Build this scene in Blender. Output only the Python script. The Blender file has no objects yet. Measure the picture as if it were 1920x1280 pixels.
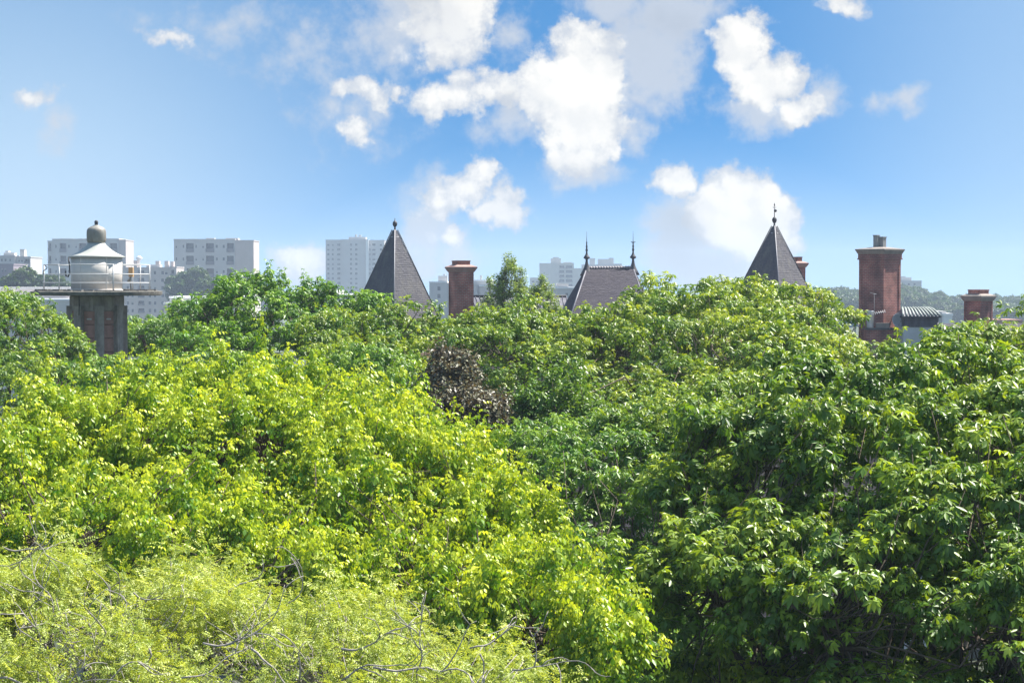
import bpy, math, random
import numpy as np
from mathutils import Vector, Matrix

# ----------------------------------------------------------------- camera
F = 3467.0            # focal length in pixels of the 1920 px wide photograph
HOR = 530.0           # row of the horizon
CZ = 22.0             # camera height
PITCH = math.atan((640 - HOR) / F)
scene = bpy.context.scene
C = scene.collection
cam_data = bpy.data.cameras.new('camera')
cam_data.sensor_width = 36.0
cam_data.lens = 36.0 * F / 1920.0
cam_data.clip_start = 0.5
cam_data.clip_end = 6000
cam = bpy.data.objects.new('camera', cam_data)
cam.location = (0, 0, CZ)
cam.rotation_euler = (math.pi / 2 - PITCH, 0, 0)
C.objects.link(cam)
scene.camera = cam

def at(px, py, Y):
    """world point at distance Y (along +Y) that shows at photograph pixel (px, py)"""
    u = (px - 960) / F
    v = (640 - py) / F
    dy = math.cos(PITCH) + v * math.sin(PITCH)
    dz = -math.sin(PITCH) + v * math.cos(PITCH)
    k = Y / dy
    return Vector((u * k, Y, CZ + dz * k))

# ----------------------------------------------------------------- light
SUN_EL, SUN_AZ = math.radians(57), math.radians(60)     # azimuth from +Y towards +X
sun_dir = Vector((math.sin(SUN_AZ) * math.cos(SUN_EL), math.cos(SUN_AZ) * math.cos(SUN_EL), math.sin(SUN_EL)))
sd = bpy.data.lights.new('sun', 'SUN')
sd.energy = 5.0
sd.angle = math.radians(0.5)
sd.color = (1.0, 0.95, 0.86)
sun = bpy.data.objects.new('sun', sd)
sun.rotation_euler = sun_dir.to_track_quat('Z', 'Y').to_euler()
sun.location = (0, 0, 80)
C.objects.link(sun)

EXPOSURE = 1.35
SKY_STRENGTH = 0.068
vs = scene.view_settings
scene.display_settings.display_device = 'sRGB'
vs.view_transform = 'Standard'
vs.look = 'None'
vs.exposure = EXPOSURE
vs.gamma = 1.0
vs.use_curve_mapping = False
cy = scene.cycles
cy.max_bounces = 8
cy.diffuse_bounces = 3
cy.glossy_bounces = 2
cy.transmission_bounces = 4
cy.transparent_max_bounces = 8
cy.volume_bounces = 0
cy.sample_clamp_indirect = 4.0
cy.use_denoising = True

# ----------------------------------------------------------------- sky and clouds (world)
W = bpy.data.worlds.new('World')
scene.world = W
W.use_nodes = True
nt = W.node_tree
nt.nodes.clear()
N = nt.nodes.new
L = nt.links.new

def sock(node_input, val):
    if hasattr(val, 'is_output'):
        L(val, node_input)
    else:
        node_input.default_value = val

def m(op, a, b=None, c=None, clamp=False):
    n = N('ShaderNodeMath'); n.operation = op; n.use_clamp = clamp
    sock(n.inputs[0], a)
    if b is not None: sock(n.inputs[1], b)
    if c is not None: sock(n.inputs[2], c)
    return n.outputs[0]

def vm(op, a, b=None, out=0):
    n = N('ShaderNodeVectorMath'); n.operation = op
    sock(n.inputs[0], a)
    if b is not None: sock(n.inputs[1], b)
    return n.outputs['Value'] if out == 'v' else n.outputs[0]

def smooth(x, a, b, lo=0.0, hi=1.0):
    n = N('ShaderNodeMapRange'); n.interpolation_type = 'SMOOTHSTEP'
    sock(n.inputs['Value'], x)
    n.inputs['From Min'].default_value = a; n.inputs['From Max'].default_value = b
    n.inputs['To Min'].default_value = lo; n.inputs['To Max'].default_value = hi
    return n.outputs[0]

def noise(vec, scale, detail, rough=0.5, color=False):
    n = N('ShaderNodeTexNoise'); n.noise_dimensions = '3D'
    sock(n.inputs['Vector'], vec)
    n.inputs['Scale'].default_value = scale
    n.inputs['Detail'].default_value = detail
    n.inputs['Roughness'].default_value = rough
    return n.outputs['Color' if color else 'Fac']

def mixc(fac, a, b):
    n = N('ShaderNodeMix'); n.data_type = 'RGBA'
    sock(n.inputs['Factor'], fac)
    sock(n.inputs[6], a); sock(n.inputs[7], b)
    return n.outputs[2]

tc = N('ShaderNodeTexCoord')
D = tc.outputs['Generated']
sep = N('ShaderNodeSeparateXYZ'); L(D, sep.inputs[0])
zx, zy, zz = sep.outputs
# the photograph's sky turns deep blue low above the horizon: read the physical sky a little higher up
zup = m('ADD', m('MULTIPLY', m('MAXIMUM', zz, 0.0), 6.0), 0.15)
cmb = N('ShaderNodeCombineXYZ'); L(zx, cmb.inputs[0]); L(zy, cmb.inputs[1]); L(zup, cmb.inputs[2])
skyv = vm('NORMALIZE', cmb.outputs[0])
sky = N('ShaderNodeTexSky')
sky.sky_type = 'NISHITA'
sky.sun_disc = False
sky.sun_elevation = SUN_EL
sky.sun_rotation = SUN_AZ
sky.altitude = 60
sky.air_density = 1.0
sky.dust_density = 0.3
sky.ozone_density = 4.0
L(skyv, sky.inputs['Vector'])
gmm = N('ShaderNodeHueSaturation'); gmm.inputs['Saturation'].default_value = 1.3; gmm.inputs['Hue'].default_value = .488; L(sky.outputs['Color'], gmm.inputs['Color'])
sky_col = gmm.outputs['Color']

az = m('ARCTAN2', zx, zy)
el = m('ARCSINE', zz)
pc = N('ShaderNodeCombineXYZ'); L(az, pc.inputs[0]); L(el, pc.inputs[1])
n1 = noise(D, 17.0, 3.0, 0.55, True)
n2 = noise(D, 75.0, 5.0, 0.6, True)
w1 = vm('MULTIPLY', vm('SUBTRACT', n1, (0.5, 0.5, 0.5)), (0.020, 0.018, 0.0))
w2 = vm('MULTIPLY', vm('SUBTRACT', n2, (0.5, 0.5, 0.5)), (0.016, 0.015, 0.0))
P = vm('ADD', vm('ADD', pc.outputs[0], w1), w2)
nd = noise(D, 60.0, 7.0, 0.62)
nds = noise(vm('ADD', D, (0.0035, 0.0, 0.0045)), 60.0, 7.0, 0.62)
relief = m('SUBTRACT', nd, nds)
nl1 = noise(D, 26.0, 2.0, 0.5)
nl2 = noise(vm('ADD', D, (0.010, 0.0, 0.012)), 26.0, 2.0, 0.5)
puff = smooth(m('ADD', m('MULTIPLY', m('SUBTRACT', nl1, nl2), 1.6), m('MULTIPLY', relief, 1.1)), -0.22, 0.20)  # lit and shaded sides of clouds, put into colour by noise offset sunward

def angles(px, py):
    d = (at(px, py, 100) - Vector((0, 0, CZ))).normalized()
    return math.atan2(d.x, d.y), math.asin(d.z)

def field(blobs, k=0.10):
    acc = None
    for (px, py, rx, ry, wgt) in blobs:
        a, e = angles(px, py)
        d = vm('MULTIPLY', vm('SUBTRACT', P, (a, e, 0)), (F / rx, F / ry, 0))
        v = m('MULTIPLY_ADD', vm('LENGTH', d, out='v'), -wgt, wgt)
        acc = v if acc is None else m('SMOOTH_MAX', acc, v, k)
    return acc

dense = [(860, 20, 78, 110, 1.1), (815, 40, 85, 90, .8),
         (1085, 150, 105, 110, 1.8), (1095, 225, 100, 95, 1.6), (1075, 290, 62, 50, 1.0), (1015, 165, 60, 75, 1.1), (930, 178, 90, 38, .75), (845, 185, 75, 42, .75), (860, 150, 35, 22, .5),
         (1385, 88, 68, 70, 1.5), (1440, 150, 75, 60, 1.5), (1500, 195, 58, 34, 1.0), (1405, 40, 42, 28, .6),
         (680, 165, 55, 26, .55), (710, 185, 30, 28, .55), (660, 240, 42, 30, .55), (752, 176, 14, 14, .5),
         (880, 355, 62, 38, .8), (905, 325, 30, 36, .8), (945, 390, 58, 42, .95), (820, 375, 60, 36, .65), (840, 434, 36, 18, .75),
         (1250, 342, 42, 40, 1.1), (1380, 400, 115, 88, 2.0), (1330, 365, 50, 45, 1.2), (1430, 420, 68, 85, 1.3), (1370, 350, 35, 35, .9),
         (325, 70, 58, 20, .55), (80, 183, 38, 22, .5), (575, 495, 62, 40, .8), (1575, 6, 46, 28, .7)]
thin = [(1215, 100, 100, 110, 1.0), (1265, 25, 120, 50, .9), (1140, 5, 80, 45, .8), (1180, 160, 40, 60, .6), (755, 30, 95, 100, .7),
        (1545, 185, 48, 36, .7), (1640, 200, 26, 26, .5), (1695, 190, 32, 26, .6), (115, 235, 30, 36, .4), (405, 45, 80, 32, .25),
        (600, 85, 100, 50, .25), (800, 420, 60, 100, .8), (850, 475, 50, 50, .8), (1285, 440, 90, 90, 1.0),
        (1350, 490, 120, 60, 1.0), (1180, 245, 42, 50, .6), (960, 75, 40, 45, .5), (1430, 200, 90, 45, .8), (790, 490, 50, 40, .7), (1090, 315, 80, 40, .8), (960, 230, 80, 45, .5), (670, 215, 70, 60, .3)]
grey = [(1275, 450, 85, 80, 1.0), (820, 15, 90, 70, .8), (1240, 50, 130, 70, .3), (1330, 485, 80, 45, .7), (1080, 315, 70, 40, .4), (940, 200, 60, 40, .4)]  # cloud shade put into colour as grey patches
fd, ft, fg = field(dense), field(thin), field(grey)
jit = m('MULTIPLY', m('SUBTRACT', nd, 0.5), 1.0)
ad = smooth(m('ADD', fd, m('MULTIPLY', jit, 1.7)), -0.14, 0.32)
thin_a = m('MULTIPLY', smooth(m('ADD', ft, m('MULTIPLY', jit, 1.6)), -0.25, 0.55), 0.86)
# the same fair-weather clouds go on around the rest of the sky
far_n = noise(D, 7.0, 7.0, 0.58)
out_mask = smooth(m('MAXIMUM', m('ABSOLUTE', az), m('MULTIPLY', el, 1.65)), 0.30, 0.50)
ao = m('MULTIPLY', m('MULTIPLY', smooth(far_n, 0.53, 0.66), out_mask), smooth(zz, 0.01, 0.08))
alpha = m('MAXIMUM', m('MAXIMUM', ad, thin_a), m('MULTIPLY', ao, 0.9))
CW = 1.0 / (2 ** EXPOSURE) / SKY_STRENGTH
def cw(r, g, b, s=1.0): return (r * CW * s, g * CW * s, b * CW * s, 1)
core = smooth(m('ADD', fd, m('MULTIPLY', relief, 2.0)), 0.0, 0.75)
ccol = mixc(m('MULTIPLY', core, m('MULTIPLY_ADD', puff, .32, .68)), cw(.74, .80, .89, .86), cw(1.0, .985, .95, 1.03))
ccol = mixc(m('MULTIPLY', smooth(m('ADD', fg, jit), 0.0, 0.8), m('SUBTRACT', 1.0, m('MULTIPLY', smooth(fd, .25, .8), .8))), ccol, cw(.60, .65, .72, .9))
# milky air: paler low down and towards both sides of the view
lowveil = smooth(zz, 0.095, -0.01, 0.0, 0.62)
leftveil = m('MULTIPLY', smooth(az, 0.02, -0.27), smooth(zz, 0.20, 0.02, 0.38, 0.95))
rightveil = m('MULTIPLY', smooth(az, 0.10, 0.30), smooth(zz, 0.22, 0.0, 0.42, 0.6))
veil = m('MAXIMUM', lowveil, m('MAXIMUM', leftveil, rightveil))
sky2 = mixc(veil, sky_col, cw(.56, .77, .98, .98))
final = mixc(alpha, sky2, ccol)
bg = N('ShaderNodeBackground'); L(final, bg.inputs['Color']); bg.inputs['Strength'].default_value = SKY_STRENGTH
wo = N('ShaderNodeOutputWorld'); L(bg.outputs[0], wo.inputs['Surface'])
W.cycles.sampling_method = 'MANUAL'
W.cycles.sample_map_resolution = 512

# ----------------------------------------------------------------- helpers
def tag(o, label=None, cat=None, group=None, kind=None):
    if label: o['label'] = label
    if cat: o['category'] = cat
    if group: o['group'] = group
    if kind: o['kind'] = kind
    return o

def empty(name, loc, rz=0.0):
    o = bpy.data.objects.new(name, None)
    o.empty_display_size = 0.5
    o.location = loc
    o.rotation_euler = (0, 0, rz)
    C.objects.link(o)
    return o

def link(name, me, parent=None, loc=None):
    o = bpy.data.objects.new(name, me)
    C.objects.link(o)
    if parent is not None: o.parent = parent
    if loc is not None: o.location = loc
    return o

class MB:
    """collects polygons and builds them as ONE mesh object"""
    def __init__(s): s.v = []; s.f = []; s.mi = []; s.sm = []
    def poly(s, pts, mi=0, smooth=False):
        b = len(s.v); s.v += [tuple(p) for p in pts]; s.f.append(tuple(range(b, b + len(pts)))); s.mi.append(mi); s.sm.append(smooth)
    def box(s, x0, x1, y0, y1, z0, z1, mi=0, M=None):
        p = [Vector((x, y, z)) for x in (x0, x1) for y in (y0, y1) for z in (z0, z1)]
        if M is not None: p = [M @ q for q in p]
        b = len(s.v); s.v += [tuple(q) for q in p]
        for q in ((0, 1, 3, 2), (4, 6, 7, 5), (0, 4, 5, 1), (2, 3, 7, 6), (0, 2, 6, 4), (1, 5, 7, 3)):
            s.f.append(tuple(b + i for i in q)); s.mi.append(mi); s.sm.append(False)
    def lathe(s, prof, n=24, c=(0, 0, 0), mi=0, smooth=True, a0=0.0):
        b = len(s.v)
        for (r, z) in prof:
            for k in range(n):
                a = a0 + 2 * math.pi * k / n
                s.v.append((c[0] + r * math.cos(a), c[1] + r * math.sin(a), c[2] + z))
        for i in range(len(prof) - 1):
            for k in range(n):
                k2 = (k + 1) % n
                s.f.append((b + i * n + k, b + i * n + k2, b + (i + 1) * n + k2, b + (i + 1) * n + k)); s.mi.append(mi); s.sm.append(smooth)
        s.f.append(tuple(b + k for k in reversed(range(n)))); s.mi.append(mi); s.sm.append(False)
        e = b + (len(prof) - 1) * n
        s.f.append(tuple(e + k for k in range(n))); s.mi.append(mi); s.sm.append(False)
    def tube(s, pts, radii, n=6, mi=0):
        pts = [Vector(p) for p in pts]; b = len(s.v); k0 = len(pts); radii = [float(r) for r in radii]
        ref = Vector((0.31, 0.77, 0.55))
        for i, p in enumerate(pts):
            t = (pts[min(i + 1, k0 - 1)] - pts[max(i - 1, 0)])
            t = t.normalized() if t.length > 1e-9 else Vector((0, 0, 1))
            a = t.cross(ref)
            a = a.normalized() if a.length > 1e-4 else t.orthogonal().normalized()
            c = t.cross(a)
            for k in range(n):
                w = 2 * math.pi * k / n
                s.v.append(tuple(p + radii[i] * (math.cos(w) * a + math.sin(w) * c)))
        for i in range(k0 - 1):
            for k in range(n):
                k2 = (k + 1) % n
                s.f.append((b + i * n + k, b + i * n + k2, b + (i + 1) * n + k2, b + (i + 1) * n + k)); s.mi.append(mi); s.sm.append(True)
        s.f.append(tuple(b + k for k in reversed(range(n)))); s.mi.append(mi); s.sm.append(False)
        e = b + (k0 - 1) * n
        s.f.append(tuple(e + k for k in range(n))); s.mi.append(mi); s.sm.append(False)
    def mesh(s, name, mats):
        me = bpy.data.meshes.new(name)
        me.from_pydata(s.v, [], s.f)
        for mt in (mats if isinstance(mats, (list, tuple)) else [mats]): me.materials.append(mt)
        me.polygons.foreach_set('material_index', s.mi)
        me.polygons.foreach_set('use_smooth', s.sm)
        me.update()
        return me
    def build(s, name, mats, parent=None, loc=None):
        return link(name, s.mesh(name, mats), parent, loc)

def box_obj(name, mat, parent, *b, M=None):
    q = MB(); q.box(*b, M=M); return q.build(name, mat, parent)

# ----------------------------------------------------------------- materials
def mat(name, col, rough=0.8, var=0.12, scale=3.0, bump=0.0, bscale=20.0, metal=0.0, dirt=None, dirt_amt=0.5, dscale=0.8, spec=0.4):
    """plain procedural material: colour, broad and fine variation, optional dirt, bump"""
    mt = bpy.data.materials.new(name); mt.use_nodes = True
    t = mt.node_tree; b = t.nodes['Principled BSDF']
    co = t.nodes.new('ShaderNodeTexCoord')
    nz = t.nodes.new('ShaderNodeTexNoise'); nz.inputs['Scale'].default_value = scale; nz.inputs['Detail'].default_value = 6; nz.inputs['Roughness'].default_value = .65
    t.links.new(co.outputs['Object'], nz.inputs['Vector'])
    mr = t.nodes.new('ShaderNodeMapRange'); mr.inputs['From Min'].default_value = .25; mr.inputs['From Max'].default_value = .75
    mr.inputs['To Min'].default_value = 1 - var; mr.inputs['To Max'].default_value = 1 + var
    t.links.new(nz.outputs['Fac'], mr.inputs['Value'])
    mx = t.nodes.new('ShaderNodeMix'); mx.data_type = 'RGBA'; mx.blend_type = 'MULTIPLY'; mx.inputs['Factor'].default_value = 1
    mx.inputs[6].default_value = (*col, 1); t.links.new(mr.outputs[0], mx.inputs[7])
    out = mx.outputs[2]
    if dirt:
        n2 = t.nodes.new('ShaderNodeTexNoise'); n2.inputs['Scale'].default_value = dscale; n2.inputs['Detail'].default_value = 8; n2.inputs['Roughness'].default_value = .7
        mp = t.nodes.new('ShaderNodeMapping'); mp.inputs['Scale'].default_value = (1.6, 1.6, .35)
        t.links.new(co.outputs['Object'], mp.inputs['Vector']); t.links.new(mp.outputs[0], n2.inputs['Vector'])
        r2 = t.nodes.new('ShaderNodeMapRange'); r2.inputs['From Min'].default_value = .45; r2.inputs['From Max'].default_value = .7; r2.inputs['To Max'].default_value = dirt_amt
        t.links.new(n2.outputs['Fac'], r2.inputs['Value'])
        m2 = t.nodes.new('ShaderNodeMix'); m2.data_type = 'RGBA'
        t.links.new(r2.outputs[0], m2.inputs['Factor']); t.links.new(out, m2.inputs[6]); m2.inputs[7].default_value = (*dirt, 1)
        out = m2.outputs[2]
    t.links.new(out, b.inputs['Base Color'])
    b.inputs['Roughness'].default_value = rough
    b.inputs['Metallic'].default_value = metal
    b.inputs['Specular IOR Level'].default_value = spec
    if bump:
        nb = t.nodes.new('ShaderNodeTexNoise'); nb.inputs['Scale'].default_value = bscale; nb.inputs['Detail'].default_value = 5
        t.links.new(co.outputs['Object'], nb.inputs['Vector'])
        bp = t.nodes.new('ShaderNodeBump'); bp.inputs['Strength'].default_value = bump; bp.inputs['Distance'].default_value = .03
        t.links.new(nb.outputs['Fac'], bp.inputs['Height']); t.links.new(bp.outputs[0], b.inputs['Normal'])
    return mt

def brick_mat(name, c1, c2, mortar):
    mt = bpy.data.materials.new(name); mt.use_nodes = True
    t = mt.node_tree; b = t.nodes['Principled BSDF']
    co = t.nodes.new('ShaderNodeTexCoord')
    sp = t.nodes.new('ShaderNodeSeparateXYZ'); t.links.new(co.outputs['Object'], sp.inputs[0])
    ad = t.nodes.new('ShaderNodeMath'); ad.operation = 'ADD'; t.links.new(sp.outputs[0], ad.inputs[0]); t.links.new(sp.outputs[1], ad.inputs[1])
    cb = t.nodes.new('ShaderNodeCombineXYZ'); t.links.new(ad.outputs[0], cb.inputs[0]); t.links.new(sp.outputs[2], cb.inputs[1])
    br = t.nodes.new('ShaderNodeTexBrick')
    br.inputs['Scale'].default_value = 1.0; br.inputs['Brick Width'].default_value = .27; br.inputs['Row Height'].default_value = .095
    br.inputs['Mortar Size'].default_value = .014; br.inputs['Color1'].default_value = (*c1, 1); br.inputs['Color2'].default_value = (*c2, 1); br.inputs['Mortar'].default_value = (*mortar, 1)
    t.links.new(cb.outputs[0], br.inputs['Vector'])
    nz = t.nodes.new('ShaderNodeTexNoise'); nz.inputs['Scale'].default_value = 1.3; nz.inputs['Detail'].default_value = 7; t.links.new(co.outputs['Object'], nz.inputs['Vector'])
    mr = t.nodes.new('ShaderNodeMapRange'); mr.inputs['From Min'].default_value = .3; mr.inputs['From Max'].default_value = .7; mr.inputs['To Min'].default_value = .5; mr.inputs['To Max'].default_value = 1.35
    t.links.new(nz.outputs['Fac'], mr.inputs['Value'])
    mx = t.nodes.new('ShaderNodeMix'); mx.data_type = 'RGBA'; mx.blend_type = 'MULTIPLY'; mx.inputs['Factor'].default_value = 1
    t.links.new(br.outputs['Color'], mx.inputs[6]); t.links.new(mr.outputs[0], mx.inputs[7])
    t.links.new(mx.outputs[2], b.inputs['Base Color'])
    bp = t.nodes.new('ShaderNodeBump'); bp.inputs['Strength'].default_value = .5; bp.inputs['Distance'].default_value = .01; bp.invert = True
    t.links.new(br.outputs['Fac'], bp.inputs['Height']); t.links.new(bp.outputs[0], b.inputs['Normal'])
    b.inputs['Roughness'].default_value = .85
    return mt

def leaf_mat(name, rough=0.42, trans=0.42, tcol=(1.5, 1.35, .45), spec=.45):
    mt = bpy.data.materials.new(name); mt.use_nodes = True
    t = mt.node_tree; b = t.nodes['Principled BSDF']
    a = t.nodes.new('ShaderNodeAttribute'); a.attribute_name = 'tint'
    t.links.new(a.outputs['Color'], b.inputs['Base Color'])
    b.inputs['Roughness'].default_value = rough; b.inputs['Specular IOR Level'].default_value = spec
    tr = t.nodes.new('ShaderNodeBsdfTranslucent')
    mx = t.nodes.new('ShaderNodeMix'); mx.data_type = 'RGBA'; mx.blend_type = 'MULTIPLY'; mx.inputs['Factor'].default_value = 1
    t.links.new(a.outputs['Color'], mx.inputs[6]); mx.inputs[7].default_value = (*tcol, 1)
    t.links.new(mx.outputs[2], tr.inputs['Color'])
    sh = t.nodes.new('ShaderNodeMixShader'); sh.inputs[0].default_value = trans
    t.links.new(b.outputs[0], sh.inputs[1]); t.links.new(tr.outputs[0], sh.inputs[2])
    o = t.nodes['Material Output']; t.links.new(sh.outputs[0], o.inputs['Surface'])
    return mt

M = {}
M['bark'] = mat('bark', (.10, .078, .058), .9, .35, 6, .6, 25)
M['grey_bark'] = mat('grey_bark', (.30, .27, .25), .85, .35, 7, .5, 30)
M['leaf'] = leaf_mat('leaf', trans=.34)
M['leaf_soft'] = leaf_mat('leaf_soft', .42, .36, (1.35, 1.25, .5), .4)
M['leaf_plum'] = leaf_mat('leaf_plum', .42, .2, (1.3, .9, .5), .5)
M['concrete'] = mat('concrete', (.35, .315, .30), .9, .25, 5, .4, 40, dirt=(.06, .058, .052), dirt_amt=.6, dscale=2.0)
M['slab'] = mat('slab', (.17, .16, .145), .9, .3, 6, .5, 30, dirt=(.05, .045, .04), dirt_amt=.75, dscale=4.0)
M['panel'] = mat('panel', (.42, .24, .21), .85, .2, 5, .3, 40, dirt=(.10, .07, .065), dirt_amt=.5, dscale=2.0)
M['white_paint'] = mat('white_paint', (.60, .565, .53), .6, .07, 3, dirt=(.46, .40, .36), dirt_amt=.3, dscale=2.2)
M['rail_paint'] = mat('rail_paint', (.56, .56, .57), .5, .05)
M['tin'] = mat('tin', (.24, .235, .215), .6, .2, 9, .1, 40, metal=.15, dirt=(.17, .10, .07), dirt_amt=.45, dscale=4.0)
M['cone_paint'] = mat('cone_paint', (.38, .385, .36), .55, .08, 4, dirt=(.34, .36, .34), dirt_amt=.5, dscale=2.5)
M['black'] = mat('black', (.02, .02, .022), .6, .1)
M['ochre'] = mat('ochre', (.42, .27, .14), .7, .15)
M['slate'] = mat('slate', (.092, .088, .104), .75, .38, 9, .15, 30, dirt=(.21, .20, .17), dirt_amt=.45, dscale=1.6, spec=.25)
M['slate_dark'] = mat('slate_dark', (.050, .044, .058), .8, .4, 9, .15, 30, dirt=(.12, .105, .105), dirt_amt=.25, dscale=1.3, spec=.2)
M['lead'] = mat('lead', (.055, .053, .062), .55, .2, 6)
M['lead_pale'] = mat('lead_pale', (.34, .33, .35), .6, .2, 6)
M['ridge_tile'] = mat('ridge_tile', (.30, .27, .28), .7, .3, 4)
M['zinc'] = mat('zinc', (.42, .43, .46), .5, .15, 2, metal=.1, dirt=(.25, .25, .27), dirt_amt=.4)
M['zinc_dark'] = mat('zinc_dark', (.11, .105, .13), .5, .25, 3, dirt=(.3, .3, .33), dirt_amt=.5, dscale=1.5)
M['copper'] = mat('copper', (.27, .30, .28), .6, .15, 2, dirt=(.55, .58, .52), dirt_amt=.4)
M['brick'] = brick_mat('brick', (.42, .125, .085), (.33, .095, .072), (.36, .26, .22))
M['brick_dark'] = brick_mat('brick_dark', (.31, .095, .075), (.21, .060, .055), (.30, .20, .17))
M['cap'] = mat('cap', (.25, .215, .19), .85, .2, 4, .2, 30, dirt=(.12, .10, .10), dirt_amt=.5)
M['cap_red'] = mat('cap_red', (.34, .20, .17), .85, .2, 4, .2, 30, dirt=(.40, .30, .28), dirt_amt=.5)
M['pot'] = mat('pot', (.26, .26, .25), .8, .2, 4)
M['render'] = mat('render', (.55, .53, .50), .85, .08, .4, dirt=(.42, .40, .38), dirt_amt=.4, dscale=.15)
M['render_pale'] = mat('render_pale', (.48, .465, .46), .85, .07, .4, dirt=(.5, .48, .46), dirt_amt=.3, dscale=.15)
M['render_warm'] = mat('render_warm', (.50, .44, .42), .85, .08, .4, dirt=(.42, .38, .36), dirt_amt=.4, dscale=.15)
M['render_dark'] = mat('render_dark', (.27, .23, .27), .85, .1, .4)
M['white_roof'] = mat('white_roof', (.80, .80, .80), .6, .06, .3)
M['glass'] = mat('glass', (.045, .05, .065), .15, .3, .5, spec=.6)
M['frame'] = mat('frame', (.42, .42, .43), .6, .05)
M['shutter'] = mat('shutter', (.40, .38, .38), .7, .1)
M['balcony'] = mat('balcony', (.17, .165, .19), .7, .1)
M['ground'] = mat('ground', (.035, .042, .02), .95, .3, .05)
M['hill'] = mat('hill', (.06, .075, .04), .95, .3, .02)
M['brick_wall'] = brick_mat('brick_wall', (.40, .22, .17), (.34, .18, .14), (.4, .34, .3))

# ----------------------------------------------------------------- ground, hills
gm = MB()
gm.poly([(-900, -80, 0), (900, -80, 0), (900, 1680, 0), (-900, 1680, 0)])
tag(gm.build('ground', M['ground']), kind='structure')

def hill_z(x, y):
    """the wooded rise on the right and the low rise along the horizon"""
    a = 1 / (1 + math.exp(-(x - 118) / 26.0)) * (1 - .35 / (1 + math.exp(-(x - 190) / 18.0)))
    b = math.exp(-((y - 860) / 120.0) ** 2)
    far = 8.0 * math.exp(-((y - 1450) / 150.0) ** 2)
    return 14.0 * a * b + far + .9 * math.sin(x * .043 + y * .02) * b
hm = MB()
nx, ny = 90, 50
xs = [-860 + 1720 * i / nx for i in range(nx + 1)]
ys = [560 + 1090 * j / ny for j in range(ny + 1)]
idx = {}
for j, y in enumerate(ys):
    for i, x in enumerate(xs):
        edge = min(1.0, min(i, nx - i, j, ny - j) / 3.0)
        idx[i, j] = len(hm.v); hm.v.append((x, y, hill_z(x, y) * edge + (.05 if edge else -.05)))
for j in range(ny):
    for i in range(nx):
        hm.f.append((idx[i, j], idx[i + 1, j], idx[i + 1, j + 1], idx[i, j + 1])); hm.mi.append(0); hm.sm.append(True)
tag(hm.build('hills', M['hill']), kind='structure')

# ----------------------------------------------------------------- foliage generator
def norm(a): return a / np.maximum(np.linalg.norm(a, axis=-1, keepdims=True), 1e-9)

def leaflet(base, d, up, Ln, Wd, droop, detail):
    """one pointed leaflet as 2 or 4 triangles folded along its midrib; returns verts, tris"""
    base = np.array(base, float); d = np.array(d, float); up = np.array(up, float)
    s = np.cross(d, up)
    tip = base + d * Ln * math.cos(droop) - up * Ln * math.sin(droop)
    mid = base + (tip - base) * .58 + up * Ln * .05
    l = mid + s * Wd / 2 + up * Wd * .14; r = mid - s * Wd / 2 + up * Wd * .14
    if detail:
        return [base, l, tip, r, mid], [(0, 4, 1), (1, 4, 2), (2, 4, 3), (3, 4, 0)]
    return [base, l, tip, r], [(0, 2, 1), (0, 3, 2)]

def template(parts):
    V, T = [], []
    for v, t in parts:
        b = len(V); V += list(v); T += [tuple(b + i for i in q) for q in t]
    return np.array(V, float), np.array(T, int)

def palmate(n, detail, rng, petiole=.45):
    """horse chestnut leaf of unit size: n leaflets radiating from the end of the stalk"""
    out = []
    hub = np.array((0, petiole, 0.0))
    span = math.radians(118)
    for i in range(n):
        a = -span + 2 * span * i / (n - 1)
        k = .62 + .38 * math.cos(a * .62)
        d = np.array((math.sin(a), math.cos(a), 0))
        out.append(leaflet(hub, d, (0, 0, 1), .72 * k * rng.uniform(.9, 1.1), .27 * k, math.radians(rng.uniform(18, 52)), detail))
    if detail:
        out.append(([np.zeros(3), np.array((.012, 0, 0)), hub], [(0, 1, 2)]))
    return template(out)

def pinnate(pairs, detail, rng, Ln=.36, Wd=.19, spread=62, droop=(10, 45)):
    """compound leaf with leaflets in pairs along its stalk and one at the tip"""
    out = []
    for i in range(pairs):
        y = .22 + .62 * i / max(pairs - .3, 1)
        for sgn in (-1, 1):
            a = sgn * math.radians(spread + rng.uniform(-10, 10))
            out.append(leaflet((0, y, -.10 * y), (math.sin(a), math.cos(a), 0), (0, 0, 1), Ln * rng.uniform(.85, 1.1), Wd, math.radians(rng.uniform(*droop)), detail))
    out.append(leaflet((0, .80, -.10), (0, 1, 0), (0, 0, 1), Ln * 1.15, Wd * 1.15, math.radians(rng.uniform(*droop)), detail))
    return template(out)

def simple_leaf(rng, detail=False, w=.6):
    return template([leaflet((0, .1, 0), (0, 1, 0), (0, 0, 1), .9, w, math.radians(rng.uniform(5, 30)), detail)])

trng = random.Random(5)
TPL = {
    'palm_near': [palmate(7, True, trng) for _ in range(4)],
    'palm_far': [palmate(6, False, trng) for _ in range(4)],
    'palm_mid': [palmate(5, False, trng) for _ in range(4)],
    'ash': [pinnate(2, False, trng, .42, .24, 55, (25, 65)) for _ in range(4)],
    'ash_near': [pinnate(2, True, trng, .42, .24, 55, (25, 65)) for _ in range(4)],
    'locust': [pinnate(5, False, trng, .21, .095, 70, (0, 35)) for _ in range(4)],
    'simple': [simple_leaf(trng, False, .62) for _ in range(3)],
    'clump': [template([leaflet((0, 0, 0), (math.sin(a), math.cos(a), 0), (0, 0, 1), 1.0, .7, math.radians(trng.uniform(0, 50)), False) for a in (0, 2.1, 4.2)]) for _ in range(3)],
}

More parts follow.
